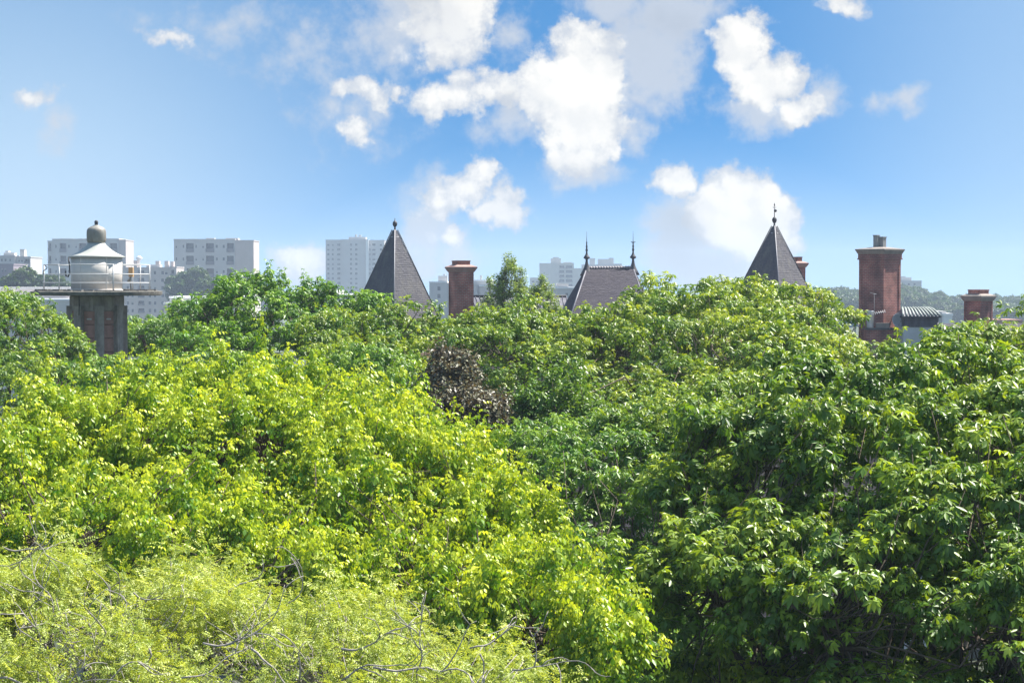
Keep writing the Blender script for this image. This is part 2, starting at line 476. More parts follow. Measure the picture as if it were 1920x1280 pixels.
def mesh_np(name, V, T, col, mt):
    me = bpy.data.meshes.new(name)
    me.vertices.add(len(V)); me.vertices.foreach_set('co', np.ascontiguousarray(V, np.float32).ravel())
    me.loops.add(T.size); me.loops.foreach_set('vertex_index', np.ascontiguousarray(T, np.int32).ravel())
    me.polygons.add(len(T)); me.polygons.foreach_set('loop_start', np.arange(0, T.size, 3, dtype=np.int32))
    at_c = me.attributes.new('tint', 'FLOAT_COLOR', 'POINT')
    c4 = np.ones((len(V), 4), np.float32); c4[:, :3] = col
    at_c.data.foreach_set('color', c4.ravel())
    me.materials.append(mt)
    me.update(calc_edges=True)
    return me

def leaves_mesh(name, lv, tpls, mt, base):
    """all leaves of a crown as one mesh; lv: dict pos, axis, nrm, size, col, var"""
    VV, TT, CC, off = [], [], [], 0
    for k, (tv, tt) in enumerate(tpls):
        sel = lv['var'] == k
        if not sel.any(): continue
        p, y, z, s, c = lv['pos'][sel] - base, lv['axis'][sel], lv['nrm'][sel], lv['size'][sel], lv['col'][sel]
        x = np.cross(y, z)
        v = p[:, None] + s[:, None, None] * (tv[None, :, 0:1] * x[:, None] + tv[None, :, 1:2] * y[:, None] + tv[None, :, 2:3] * z[:, None])
        n = len(p); nv = len(tv)
        VV.append(v.reshape(-1, 3)); CC.append(np.repeat(c, nv, axis=0))
        TT.append((tt[None] + (np.arange(n) * nv)[:, None, None]).reshape(-1, 3) + off); off += n * nv
    return mesh_np(name, np.concatenate(VV), np.concatenate(TT), np.concatenate(CC), mt)

UP = np.array((0, 0, 1.0))

def make_boughs(rng, lobes, density, interior=.22, flat=.75, down=-.35):
    """bough centres on (and some inside) a crown made of ellipsoid lobes; lobes rows: cx cy cz rx ry rz"""
    lobes = np.array(lobes, float)
    P_, O_ = [], []
    for i, lb in enumerate(lobes):
        c, r = lb[:3], lb[3:6]
        area = 4 * math.pi * (((r[0] * r[1]) ** 1.6 + (r[0] * r[2]) ** 1.6 + (r[1] * r[2]) ** 1.6) / 3) ** (1 / 1.6)
        n = max(6, int(area * density))
        d = norm(rng.normal(size=(n * 2, 3)))
        keep = d[:, 2] > down + rng.uniform(-.25, .25, len(d))
        d = d[keep][:n]
        ph = rng.uniform(0, 6.28, 6)
        wob = 1 + .16 * np.sin(d[:, 0] * 4 + ph[0] + d[:, 2] * 3) + .10 * np.sin(d[:, 1] * 6 + ph[1]) + .07 * np.sin(d[:, 2] * 7 + ph[2] + d[:, 0] * 5)
        rad = wob * (1 + rng.normal(0, .07, len(d)))
        inn = rng.random(len(d)) < interior
        rad[inn] *= rng.uniform(.45, .85, inn.sum())
        p = c + d * r * rad[:, None]
        o = norm(d / r)
        ok = np.ones(len(p), bool)
        for j, lb2 in enumerate(lobes):
            if j == i: continue
            q = np.linalg.norm((p - lb2[:3]) / lb2[3:6], axis=1)
            ok &= (q > .74) | (rng.random(len(p)) < .10)
        P_.append(p[ok]); O_.append(o[ok])
    return np.concatenate(P_), np.concatenate(O_)

def make_tiers(rng, lobes, r, rz, cover, down):
    """break big lobes into overlapping leafy tiers (flat or upright small domes) on the crown's surface"""
    lobes = np.array(lobes, float); out = []
    for i, lb in enumerate(lobes):
        c, rad = lb[:3], np.maximum(lb[3:6] - .45 * np.array((r, r, rz)), .25)
        area = 4 * math.pi * (((rad[0] * rad[1]) ** 1.6 + (rad[0] * rad[2]) ** 1.6 + (rad[1] * rad[2]) ** 1.6) / 3) ** (1 / 1.6)
        n = max(3, int(area * cover / (math.pi * r * r)))
        got = []
        for _ in range(n * 12):
            d = norm(rng.normal(size=3))
            if d[2] < down + rng.uniform(-.2, .2): continue
            p = c + d * rad * (1 + rng.normal(0, .08))
            if any(np.linalg.norm((p - l2[:3]) / l2[3:6]) < .72 for j, l2 in enumerate(lobes) if j != i): continue
            if any(np.linalg.norm((p - q) / np.array((r, r, rz))) < .62 for q in got): continue
            got.append(p)
            if len(got) >= n: break
        for p in got:
            k = rng.uniform(.72, 1.3)
            out.append((*p, r * k * rng.uniform(.85, 1.15), r * k * rng.uniform(.85, 1.15), rz * k * rng.uniform(.8, 1.2)))
    return np.array(out)

def make_leaves(rng, bp, bo, spec):
    """shoots spread over every bough, leaves round every shoot"""
    nb = len(bp); ns = spec['shoots']; nl = spec['leaves']; R = spec['bough_r']
    axis = norm(bo * spec.get('out', .5) + UP * spec.get('up', .6))
    a1 = norm(np.cross(axis, rng.normal(size=(nb, 3)))); a2 = np.cross(axis, a1)
    bsz = R * rng.uniform(.7, 1.3, nb)
    rr = np.sqrt(rng.random((nb, ns))); th = rng.uniform(0, 6.283, (nb, ns))
    off = (rr * np.cos(th))[..., None] * a1[:, None] + (rr * np.sin(th))[..., None] * a2[:, None]
    sp = bp[:, None] + off * bsz[:, None, None] - (rr ** 2 * .55 * bsz[:, None])[..., None] * axis[:, None] * spec.get('dome', 1.0)
    sp = sp + rng.normal(0, .10 * R, sp.shape)
    sdir = norm(off * spec.get('splay', .7) + axis[:, None] * .8 + UP * spec.get('lift', .2) + rng.normal(0, .2, sp.shape))
    sp = sp.reshape(-1, 3); sdir = sdir.reshape(-1, 3)
    bi = np.repeat(np.arange(nb), ns)
    return shoot_leaves(rng, sp, sdir, bi, nb, spec)

def shoot_leaves(rng, sp, sdir, bi, nb, spec):
    K = len(sp); nl = spec['leaves']
    e1 = norm(np.cross(sdir, rng.normal(size=(K, 3)))); e2 = np.cross(sdir, e1)
    t = (np.arange(nl)[None] + rng.random((K, nl))) / nl
    ang = np.arange(nl)[None] * 2.4 + rng.uniform(0, 6.28, (K, 1)) + rng.normal(0, .3, (K, nl))
    rad = np.cos(ang)[..., None] * e1[:, None] + np.sin(ang)[..., None] * e2[:, None]
    slen = spec['shoot'] * rng.uniform(.6, 1.35, (K, 1))
    pos = sp[:, None] + sdir[:, None] * (slen * (t - .5))[..., None] + rad * .02
    dr = np.radians(rng.uniform(spec['droop'][0], spec['droop'][1], (K, nl)))
    ax = rad * np.cos(dr)[..., None] - UP * np.sin(dr)[..., None] + sdir[:, None] * (.25 + .35 * t)[..., None]
    ax = norm(ax + rng.normal(0, .12, ax.shape))
    nrm = UP + .35 * rad + rng.normal(0, spec.get('flutter', .28), ax.shape)
    nrm = norm(nrm - (nrm * ax).sum(-1, keepdims=True) * ax)
    size = spec['size'] * rng.uniform(.55, 1.3, (K, nl)) * rng.uniform(.8, 1.2, (K, 1)) * (1.0 - .25 * t)
    c0, c1, c2 = (np.array(spec[k]) for k in ('col', 'young', 'old'))
    fb = rng.random(nb)[bi][:, None]
    fs = rng.random((K, 1))
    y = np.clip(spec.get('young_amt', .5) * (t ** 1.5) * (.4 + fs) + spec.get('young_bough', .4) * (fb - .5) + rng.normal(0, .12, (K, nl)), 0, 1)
    o = np.clip(rng.normal(.10, .22, (K, nl)) + .35 * (.5 - fb) + spec.get('old_low', .35) * (1 - t), 0, .9)  # darker lower leaves: older growth, plus gap shade put into the tint
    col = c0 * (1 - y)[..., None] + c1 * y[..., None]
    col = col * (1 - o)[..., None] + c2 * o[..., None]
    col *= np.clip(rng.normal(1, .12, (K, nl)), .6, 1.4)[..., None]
    f = lambda a: a.reshape(-1, *a.shape[2:])
    return dict(pos=f(pos), axis=f(ax), nrm=f(nrm), size=f(size), col=np.clip(f(col), .004, .9), var=rng.integers(0, spec['nvar'], K * nl))

def cat_lv(a, b): return {k: np.concatenate([a[k], b[k]]) for k in a}
def sub_lv(a, s): return {k: v[s] for k, v in a.items()}

def lobe(px, py, Y, rx, rz, ry):
    c = at(px, py, Y); k = Y / F
    return (c.x, c.y, c.z, rx * k, ry, rz * k)

SPEC = dict(
    chestnut_near=dict(tpl='palm_far', fine='palm_near', tier=(1.0, .62, .95), shoots=6, leaves=7, bough_r=.42, shoot=.15, droop=(5, 65), size=.24, up=.8, out=.5, lift=.3, dome=.9,
                       col=(.115, .225, .020), young=(.45, .55, .050), old=(.030, .088, .018), young_amt=.45, young_bough=.6, mat='leaf'),
    chestnut_mid=dict(tpl='palm_mid', tier=(1.25, .75, .95), shoots=6, leaves=7, bough_r=.50, shoot=.17, droop=(5, 65), size=.255, up=.8, out=.5, lift=.3, dome=.9,
                      col=(.13, .245, .020), young=(.40, .48, .040), old=(.042, .115, .020), young_amt=.6, young_bough=.65, mat='leaf'),
    ash=dict(tpl='ash', fine='ash_near', tier=(.46, .62, .85), shoots=3, leaves=13, bough_r=.20, shoot=.50, droop=(20, 80), size=.205, up=1.2, out=.3, lift=1.2, splay=.4, dome=.8,
             col=(.25, .38, .015), young=(.66, .72, .060), old=(.060, .185, .012), old_low=.6, young_amt=.85, young_bough=.35, mat='leaf_soft'),
    locust=dict(tpl='locust', tier=(.36, .28, .52), shoots=4, leaves=7, bough_r=.22, shoot=.30, droop=(-10, 45), size=.165, up=.7, out=.4, lift=.1, splay=1.2, dome=.6, flutter=.5,
                col=(.40, .48, .085), young=(.58, .61, .12), old=(.18, .27, .06), young_amt=.5, young_bough=.7, mat='leaf_soft'),
    maple=dict(tpl='simple', shoots=10, leaves=14, bough_r=.6, shoot=.35, droop=(0, 60), size=.15, up=.7, out=.6, lift=.3,
               col=(.08, .18, .014), young=(.20, .30, .02), old=(.04, .11, .018), young_amt=.4, young_bough=.4, mat='leaf'),
    plum=dict(tpl='simple', shoots=10, leaves=14, bough_r=.5, shoot=.35, droop=(-20, 60), size=.14, up=.7, out=.6, lift=.3, flutter=.5,
              col=(.105, .092, .056), young=(.25, .26, .15), old=(.05, .042, .030), young_amt=.6, young_bough=.5, mat='leaf_plum'),
    poplar=dict(tpl='simple', shoots=5, leaves=9, bough_r=.16, shoot=.32, droop=(-30, 40), size=.125, up=1.0, out=.35, lift=.9, flutter=.5,
                col=(.22, .33, .06), young=(.38, .46, .09), old=(.11, .19, .045), young_amt=.5, young_bough=.5, mat='leaf'),
    far=dict(tpl='clump', shoots=6, leaves=6, bough_r=1.5, shoot=.6, droop=(0, 50), size=.75, up=.7, out=.6, lift=.3, flutter=.5,
             col=(.055, .11, .03), young=(.09, .15, .035), old=(.04, .08, .03), young_amt=.4, young_bough=.5, mat='leaf'),
)
for s_ in SPEC.values(): s_['nvar'] = len(TPL[s_['tpl']])

def project(p):
    d = p - np.array((0, 0, CZ))
    f = d[:, 1] * math.cos(PITCH) - d[:, 2] * math.sin(PITCH)
    u = d[:, 1] * math.sin(PITCH) + d[:, 2] * math.cos(PITCH)
    f = np.maximum(f, .1)
    return 960 + F * d[:, 0] / f, 640 - F * u / f, f

TREES = []    # name, label, cat, group, spec, lobes, density, base (x, y), trunk radius, n leaf parts, extra shoots
def tree(name, label, spec, lobes, density, base=None, trunk=.28, group=None, parts=0, extra=None, seed=1, tint=1.0, bark='bark', limbs=7, interior=.22, down=-.35, leaders=0, **over):
    sp = dict(SPEC[spec]); sp.update(over)
    rng = np.random.default_rng(seed)
    lob = np.array([lobe(*l) for l in lobes])
    if 'tier' in sp:
        tr_, tz_, cov = sp['tier']
        tiers = make_tiers(rng, lob, tr_, tz_, cov, down)
        bp, bo = make_boughs(rng, tiers, density, .05, down=sp.get('tier_down', -.1))
        core_ = lob.copy(); core_[:, 3:6] *= .74
        bp2, bo2 = make_boughs(rng, core_, density * .16, .15, down=down)
        bp, bo = np.concatenate([bp, bp2]), np.concatenate([bo, bo2])
    else:
        bp, bo = make_boughs(rng, lob, density, interior, down=down)
    lv = make_leaves(rng, bp, bo, sp)
    if leaders:
        top_ = np.argsort(-bo[:, 2] + rng.normal(0, .25, len(bo)))[:leaders]
        extra = list(extra or [])
        for i in top_:
            x_, y_, d_ = project(bp[i:i + 1] + UP * rng.uniform(.25, .65)); extra.append((x_[0], y_[0], bp[i][1], rng.uniform(.5, .9)))
    if extra:                                     # tall leader shoots: (px, py of the tip, Y, length in metres)
        ps, ds, bi = [], [], []
        for (px, py, Y, ln) in extra:
            p = np.array(at(px, py, Y)); lean = norm(np.array((rng.normal(0, .10), rng.normal(0, .10), 1)))
            for q in np.arange(0, ln, .16):
                ps.append(p - lean * (q + .2) + rng.normal(0, .03 + .05 * q, 3)); ds.append(norm(lean + rng.normal(0, .25, 3))); bi.append(len(ps) // 6)
            bp = np.concatenate([bp, [p - lean * ln]]); bo = np.concatenate([bo, [lean]])
        lv = cat_lv(lv, shoot_leaves(rng, np.array(ps), np.array(ds), np.array(bi), max(bi) + 1, sp))
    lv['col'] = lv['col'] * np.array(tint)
    if base is None: base = (lob[:, 0].mean(), lob[:, 1].mean())
    TREES.append(dict(name=name, label=label, group=group, spec=sp, lob=lob, bp=bp, bo=bo, lv=lv, base=np.array((base[0], base[1], 0.0)), trunk=trunk, parts=parts, rng=rng, bark=bark, limbs=limbs))

CH = 'tall horse chestnut trees'
# --- nearest trees
tree('locust_tree', 'feathery pale green locust tree with bare twisted grey branches along the bottom edge', 'locust',
     [(140, 1205, 17.5, 300, 105, 1.5), (520, 1255, 17, 290, 100, 1.5), (790, 1290, 16.5, 220, 70, 1.2), (20, 1095, 18.5, 150, 60, 1.0), (340, 1150, 19, 170, 50, .9), (110, 1310, 16.3, 260, 70, 1.2), (640, 1190, 19, 120, 40, .8)],
     8.0, trunk=.2, parts=300, leaders=60, seed=11, bark='grey_bark', interior=.25, down=-.2)
tree('ash_tree', 'broad bright yellow-green tree with drooping leaf bunches in front of the concrete tower', 'ash',
     [(470, 885, 33, 320, 158, 3.6), (150, 915, 32, 185, 148, 3.2), (735, 945, 31, 205, 148, 3.0), (880, 1010, 29, 130, 110, 2.1),
      (300, 1060, 28, 330, 140, 2.8), (650, 1085, 27.5, 260, 115, 2.3), (1030, 1160, 25.5, 135, 95, 1.7), (1095, 1245, 24.5, 95, 90, 1.3),
      (-20, 1000, 29, 140, 140, 2.4), (930, 1170, 26, 170, 90, 1.7)],
     1.9, base=(-4.2, 31.5), trunk=.34, parts=300, seed=21, leaders=90,
     extra=[(490, 588, 35, 1.6), (85, 632, 35, 1.0), (160, 665, 34, .9), (285, 640, 35, 1.1), (330, 660, 35, .8), (410, 645, 35, .7), (545, 640, 35, .9), (600, 632, 36, .9),
            (665, 690, 35, .7), (690, 665, 34, .9), (790, 678, 34, .9), (765, 715, 33, .9), (862, 748, 33, 1.0), (905, 765, 32, .9), (985, 845, 31, .7), (945, 800, 32, .8),
            (235, 650, 35, .7), (120, 690, 33, .8), (40, 680, 34, .9), (450, 690, 34, .8), (370, 690, 34, .8), (1010, 905, 30, .6), (1100, 1020, 28, .5), (1040, 885, 30, .4)])
tree('chestnut_tree', 'large near horse chestnut with big dark palmate leaves filling the lower right', 'chestnut_near',
     [(1640, 860, 31, 240, 190, 3.3), (1850, 830, 31.5, 200, 190, 3.3), (1430, 960, 30, 170, 160, 2.7), (1620, 1090, 28, 270, 200, 3.0),
      (1860, 1080, 27.5, 200, 230, 3.0), (1420, 1160, 28.5, 150, 190, 2.4), (1330, 1010, 30, 90, 110, 1.6), (1700, 1270, 27, 260, 150, 2.6), (1500, 1290, 27.5, 150, 130, 2.0), (1370, 1320, 28.5, 130, 110, 2.0), (1890, 1260, 27, 160, 150, 2.4), (1960, 940, 30, 160, 230, 3.0)],
     1.35, base=(6.2, 31), trunk=.42, group=CH, parts=300, seed=31, down=-.75)
# --- middle distance
tree('chestnut_tree', 'sunlit horse chestnut crown below the right slate spire', 'chestnut_mid',
     [(1290, 634, 57, 160, 98, 4.0), (1150, 630, 58, 100, 72, 3.0), (1190, 745, 51, 120, 60, 2.6), (1440, 613, 58, 130, 70, 3.0), (1365, 625, 57, 80, 70, 3.0), (1400, 690, 52, 220, 90, 4.0), (1220, 700, 53, 170, 80, 3.4), (1515, 672, 53, 95, 70, 3.0)],
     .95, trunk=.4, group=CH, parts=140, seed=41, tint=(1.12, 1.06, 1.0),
     extra=[(1250, 500, 58, .6), (1335, 508, 58, .6), (1380, 515, 58, .5), (1478, 522, 57, .6), (1505, 545, 57, .6), (1548, 560, 56, .5), (1215, 508, 58, .4)])
tree('chestnut_tree', 'horse chestnut crown rising in front of the small squat brick chimney', 'chestnut_mid',
     [(1750, 727, 43, 120, 80, 2.6), (1870, 714, 42, 105, 85, 2.6), (1630, 775, 43, 110, 75, 2.4), (1960, 690, 42, 80, 75, 2.5)],
     1.15, trunk=.36, group=CH, parts=140, seed=42, size=.235,
     extra=[(1830, 588, 43, .5), (1780, 600, 43, .5), (1888, 592, 43, .4), (1900, 600, 42, .6), (1683, 600, 42, .5), (1735, 606, 43, .5)])
tree('chestnut_tree', 'horse chestnut behind the dark near one, in front of the sunlit crown', 'chestnut_mid',
     [(1370, 805, 41, 170, 80, 2.8), (1490, 785, 42, 130, 72, 2.6), (1270, 800, 43, 100, 65, 2.2)],
     1.2, trunk=.34, group=CH, parts=140, seed=43, size=.235)
tree('chestnut_tree', 'middle horse chestnut crown showing just above the yellow-green tree, left of the purple plum', 'chestnut_mid',
     [(640, 740, 52, 130, 75, 2.8), (460, 730, 54, 120, 75, 2.8), (300, 735, 56, 100, 70, 2.6), (760, 780, 50, 90, 70, 2.4)],
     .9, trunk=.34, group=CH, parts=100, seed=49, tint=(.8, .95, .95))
tree('maple_tree', 'small round fine-leaved green tree beside the purple plum', 'maple',
     [(1050, 755, 47, 75, 78, 1.2), (1015, 770, 47, 45, 55, .9), (1090, 775, 46.5, 45, 60, .9)], 2.2, trunk=.16, seed=51)
tree('plum_tree', 'purple-brown copper-leaved plum tree among the green crowns', 'plum',
     [(845, 702, 47, 48, 52, .8), (905, 770, 46, 50, 46, .8), (840, 775, 46, 50, 50, .8)], 4.2, trunk=.15, seed=52)
tree('chestnut_tree', 'shady horse chestnut between the yellow-green tree and the dark near chestnut', 'chestnut_mid',
     [(1090, 870, 42, 120, 65, 2.0), (1210, 850, 43, 110, 60, 2.0), (1180, 950, 40, 140, 90, 2.4), (1235, 1095, 38, 105, 105, 2.2), (1100, 1060, 39, 105, 85, 2.0), (1200, 1180, 37, 130, 140, 2.4), (1290, 1290, 35, 130, 130, 2.2), (1200, 1330, 34, 110, 90, 2.0), (1090, 935, 43, 100, 65, 2.0), (1190, 1010, 41, 110, 70, 2.0), (975, 870, 46, 80, 60, 1.8), (900, 880, 46, 80, 60, 1.8)],
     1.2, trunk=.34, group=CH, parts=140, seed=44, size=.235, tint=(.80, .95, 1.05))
tree('chestnut_tree', 'horse chestnut crown in front of the left slate spire', 'chestnut_mid',
     [(770, 682, 60, 150, 80, 4.0), (900, 682, 58, 120, 78, 3.4), (650, 662, 62, 100, 75, 3.4), (1000, 684, 57, 100, 70, 3.0), (1005, 640, 62, 105, 38, 2.5)],
     1.0, trunk=.4, group=CH, parts=140, seed=45)
tree('chestnut_tree', 'dark horse chestnut with loose upright tops rising before the far apartment blocks', 'chestnut_mid',
     [(560, 650, 64, 120, 75, 3.4), (480, 630, 66, 80, 85, 2.6), (400, 650, 64, 80, 60, 2.6), (475, 555, 66, 40, 50, 1.1), (572, 575, 66, 28, 45, .9), (655, 580, 66, 36, 40, 1.0), (405, 590, 66, 24, 45, .9)],
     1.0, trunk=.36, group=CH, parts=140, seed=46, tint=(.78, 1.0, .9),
     extra=[(500, 484, 66, 1.2), (440, 498, 66, 1.2), (530, 492, 66, .9), (570, 502, 66, 1.2), (655, 530, 66, .8), (690, 548, 65, .6), (408, 530, 66, 1.2), (600, 520, 66, .7), (370, 560, 66, .6)])
tree('chestnut_tree', 'rounded horse chestnut to the left of the concrete tower', 'chestnut_mid',
     [(30, 670, 62, 95, 95, 3.2), (95, 668, 63, 48, 75, 1.8), (-60, 640, 62, 110, 100, 3.4), (60, 750, 58, 110, 80, 3.0)],
     1.0, trunk=.38, group=CH, parts=120, seed=47, tint=(.92, .98, 1.0))
tree('chestnut_tree', 'low horse chestnut crown just to the right of the concrete tower', 'chestnut_mid',
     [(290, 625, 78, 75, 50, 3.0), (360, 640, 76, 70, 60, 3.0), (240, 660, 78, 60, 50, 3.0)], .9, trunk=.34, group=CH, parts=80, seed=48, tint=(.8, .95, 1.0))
PO = 'slender poplars by the slate-roofed school'
tree('poplar_tree', 'tallest slender poplar beside the brick chimney', 'poplar',
     [(955, 550, 98, 20, 62, .6), (957, 503, 98, 7, 30, .25), (936, 568, 98, 15, 44, .5), (974, 560, 98, 13, 50, .5)], 9, trunk=.16, group=PO, seed=61, limbs=3)
tree('poplar_tree', 'lower thin poplar shoot left of the tallest poplar', 'poplar',
     [(916, 560, 97, 6, 38, .2), (914, 582, 97, 12, 28, .4)], 7, trunk=.12, group=PO, seed=62, limbs=3)
tree('poplar_tree', 'shorter bushy poplar between the tallest poplar and the steep hipped roof', 'poplar',
     [(1013, 570, 97, 22, 42, .7), (1018, 546, 97, 7, 28, .3), (1036, 582, 97, 12, 28, .5), (995, 584, 97, 10, 24, .4)], 7, trunk=.14, group=PO, seed=63, limbs=3)

# which leaves show: nearest leaf per small cell of the photograph
allp = np.concatenate([t['lv']['pos'] for t in TREES])
CELL = 8
px_, py_, dz_ = project(allp)
zb = np.full((200, 260), 1e9)
ok_ = (px_ > 0) & (px_ < 1920) & (py_ > 0) & (py_ < 1280)
np.minimum.at(zb, ((py_[ok_] // CELL).astype(int), (px_[ok_] // CELL).astype(int)), dz_[ok_])

def curve_pts(a, b, sag, rng, n=5, jitter=.05):
    a, b = np.array(a, float), np.array(b, float)
    ln = np.linalg.norm(b - a)
    t = np.linspace(0, 1, n)[:, None]
    p = a * (1 - t) + b * t - UP * (np.sin(t * math.pi) * sag * ln)
    p[1:-1] += rng.normal(0, jitter * ln, (n - 2, 3))
    return p

def build_tree(t):
    rng = t['rng']; base = t['base']; sp = t['spec']; lob = t['lob']; lv = t['lv']
    root = empty(t['name'], base)
    tag(root, t['label'], 'tree', t['group'])
    # trunk and limbs
    zlow = (lob[:, 2] - lob[:, 5]).min(); ztop = zlow + .35 * (lob[:, 2].mean() - zlow) - .3
    fork = np.array((0, 0, max(1.5, min(zlow - 1.2, ztop * .62))))
    tb = MB(); r = t['trunk']
    lean = rng.normal(0, .12, 2)
    top = np.array((lob[:, 0].mean() - base[0], lob[:, 1].mean() - base[1], ztop))
    pts = np.concatenate([curve_pts((0, 0, 0), fork, 0, rng, 5, .01), curve_pts(fork, top, .0, rng, 5, .03)[1:]])
    tb.tube(pts, list(np.linspace(r * 1.25, r * .75, 5)) + list(np.linspace(r * .65, r * .22, 4)), 9)
    tb.build('trunk', M[t['bark']], root)
    bp = t['bp'] - base
    nl = t['limbs']
    ang = np.arctan2(bp[:, 1] - top[1], bp[:, 0] - top[0])
    grp = ((ang + math.pi) / (2 * math.pi) * nl).astype(int) % nl
    for g in range(nl):
        q = bp[grp == g]
        if len(q) == 0: continue
        lm = MB()
        c = q.mean(0); c[2] = np.percentile(q[:, 2], 25) - .4; start = pts[rng.integers(4, 8)]
        far_ = q[np.argsort(np.linalg.norm(q - start, axis=1))[int(len(q) * .8)]].copy(); far_[2] -= .5
        lp = np.concatenate([curve_pts(start, c, .08, rng, 7, .03), curve_pts(c, far_, .06, rng, 6, .04)[1:]])
        lr = np.linspace(r * .42, .012, len(lp))
        lm.tube(lp, lr, 6)
        for b in q:
            k = np.argmin(np.linalg.norm(lp[2:] - b, axis=1) * rng.uniform(.6, 1.4, len(lp) - 2)) + 2
            ln = np.linalg.norm(b - lp[k])
            r0 = min(lr[k] * .7, .010 + .010 * ln)
            if t['bark'] == 'grey_bark': lm.tube(curve_pts(lp[k], b, .12, rng, 8, .07), np.linspace(r0 * .8, .004, 8), 5)
            else: lm.tube(curve_pts(lp[k], b, .09, rng, 6, .05), np.linspace(r0, .006, 6), 4)
        lm.build('limb', M[t['bark']], root)
    # leaves: the ones that show largest are parts of their own, the rest one mesh
    mt = M[sp['mat']]; tpls = TPL[sp['tpl']]
    if t['parts']:
        x, y, d = project(lv['pos'])
        inside = (x > 4) & (x < 1916) & (y > 4) & (y < 1276)
        cell = np.full(len(x), 1e9)
        cell[inside] = zb[(y[inside] // CELL).astype(int), (x[inside] // CELL).astype(int)]
        view = norm(np.array((0, 0, CZ)) - lv['pos'])
        score = lv['size'] / d * (.35 + np.abs((view * lv['nrm']).sum(1)))
        score[(~inside) | (d > cell + .25)] = -1
        best = np.argsort(-score)[:t['parts']]
        best = best[score[best] > 0]
        quant = 4
        lum = lv['col'][best].sum(1); order = np.argsort(lum); tone = np.empty(len(best), int); tone[order] = np.arange(len(best)) * quant // max(1, len(best))
        cache = {}
        for j, b in enumerate(best):
            key = (lv['var'][b], tone[j])
            if key not in cache:
                tv, tt = TPL[sp.get('fine', sp['tpl'])][key[0]]
                same = best[tone == key[1]]
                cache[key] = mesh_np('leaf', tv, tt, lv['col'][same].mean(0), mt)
            yv, zv, s = lv['axis'][b], lv['nrm'][b], lv['size'][b]; xv = np.cross(yv, zv)
            o = link('leaf', cache[key], root)
            p = lv['pos'][b] - base
            o.matrix_local = Matrix([[xv[i] * s, yv[i] * s, zv[i] * s, p[i]] for i in range(3)] + [[0, 0, 0, 1]])
        keep = np.ones(len(x), bool); keep[best] = False
        lv = sub_lv(lv, keep)
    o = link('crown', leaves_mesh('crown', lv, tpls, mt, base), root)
    o['kind'] = 'stuff'
    return root

for t in TREES: print('TREE', t['name'], len(t['lv']['pos']), len(t['lv']['pos']) * len(TPL[t['spec']['tpl']][0][1]))
roots = [build_tree(t) for t in TREES]

# bare twisted branches standing clear of the locust's leaves: parts of the locust
loc_root = roots[0]; loc_base = np.array(TREES[0]['base'])
brng = random.Random(77)
def twisted(px, py, Y, heading, length, r0, depth=0, mb=None):
    """a crooked branch with side twigs, walked step by step"""
    own = mb is None
    if own: mb = MB()
    p = np.array(at(px, py, Y) if own else px) if own else np.array(px)
    h = np.array(heading, float); pts = [p.copy()]; step = .065
    n = max(4, int(length / step)); turn = np.zeros(3)
    for i in range(n):
        turn = turn * .5 + np.array([brng.gauss(0, .48), brng.gauss(0, .35), brng.gauss(0, .48)])
        h = norm(h + turn * .45 + UP * .01)
        p = p + h * step; pts.append(p.copy())
        if depth < 2 and i > 1 and brng.random() < .22:
            side = norm(h + np.array([brng.gauss(0, .8), brng.gauss(0, .6), brng.gauss(0, .8)]))
            twisted(p, None, None, side, length * brng.uniform(.25, .5), r0 * (1 - i / n) * .65 + .003, depth + 1, mb)
    rad = np.linspace(r0, max(.0025, r0 * .18), len(pts))
    mb.tube([q - loc_base for q in pts], rad, 6)
    if own: mb.build('branch', M['grey_bark'], loc_root)
for (px, py, Y, hd, ln, r) in [
        (5, 1025, 17.6, (1, 0, -.5), .7, .014), (0, 1060, 17.5, (1, .1, -.4), .8, .012), (60, 1260, 16.0, (.5, .2, .9), 1.0, .016), (110, 1275, 16, (1, 0, .45), 1.3, .016),
        (280, 1215, 16, (.5, 0, -.9), .6, .016), (380, 1205, 15.6, (1, 0, .0), 1.0, .014), (470, 1215, 15.5, (.9, 0, -.6), .9, .016), (560, 1278, 15.5, (.1, 0, 1), .45, .016),
        (520, 1185, 15.6, (1, 0, .05), .5, .010), (640, 1215, 15.4, (1, 0, -.35), .9, .015), (700, 1250, 15.2, (1, 0, .1), 1.3, .016), (880, 1215, 15.4, (1, 0, .3), .7, .012),
        (780, 1260, 15.2, (.4, 0, .9), .7, .012), (900, 1225, 15.3, (.5, 0, -.7), .5, .012), (30, 1180, 16.5, (1, .2, .2), 1.2, .012), (180, 1165, 16.6, (1, 0, .4), .9, .011),
        (250, 1110, 17.2, (.6, 0, -.6), .7, .012), (420, 1120, 17.4, (.6, .2, .8), .6, .022), (540, 1130, 16.6, (1, 0, .3), .8, .010), (0, 1270, 15.6, (1, 0, .1), 1.4, .015),
        (640, 1275, 15.1, (1, 0, .25), .8, .013), (200, 1280, 15.6, (.8, 0, .6), .9, .014), (340, 1270, 15.4, (1, 0, .1), 1.0, .012), (960, 1255, 15.4, (1, 0, -.1), .8, .010)]:
    twisted(px, py, Y + .08, hd, ln, r * .66)

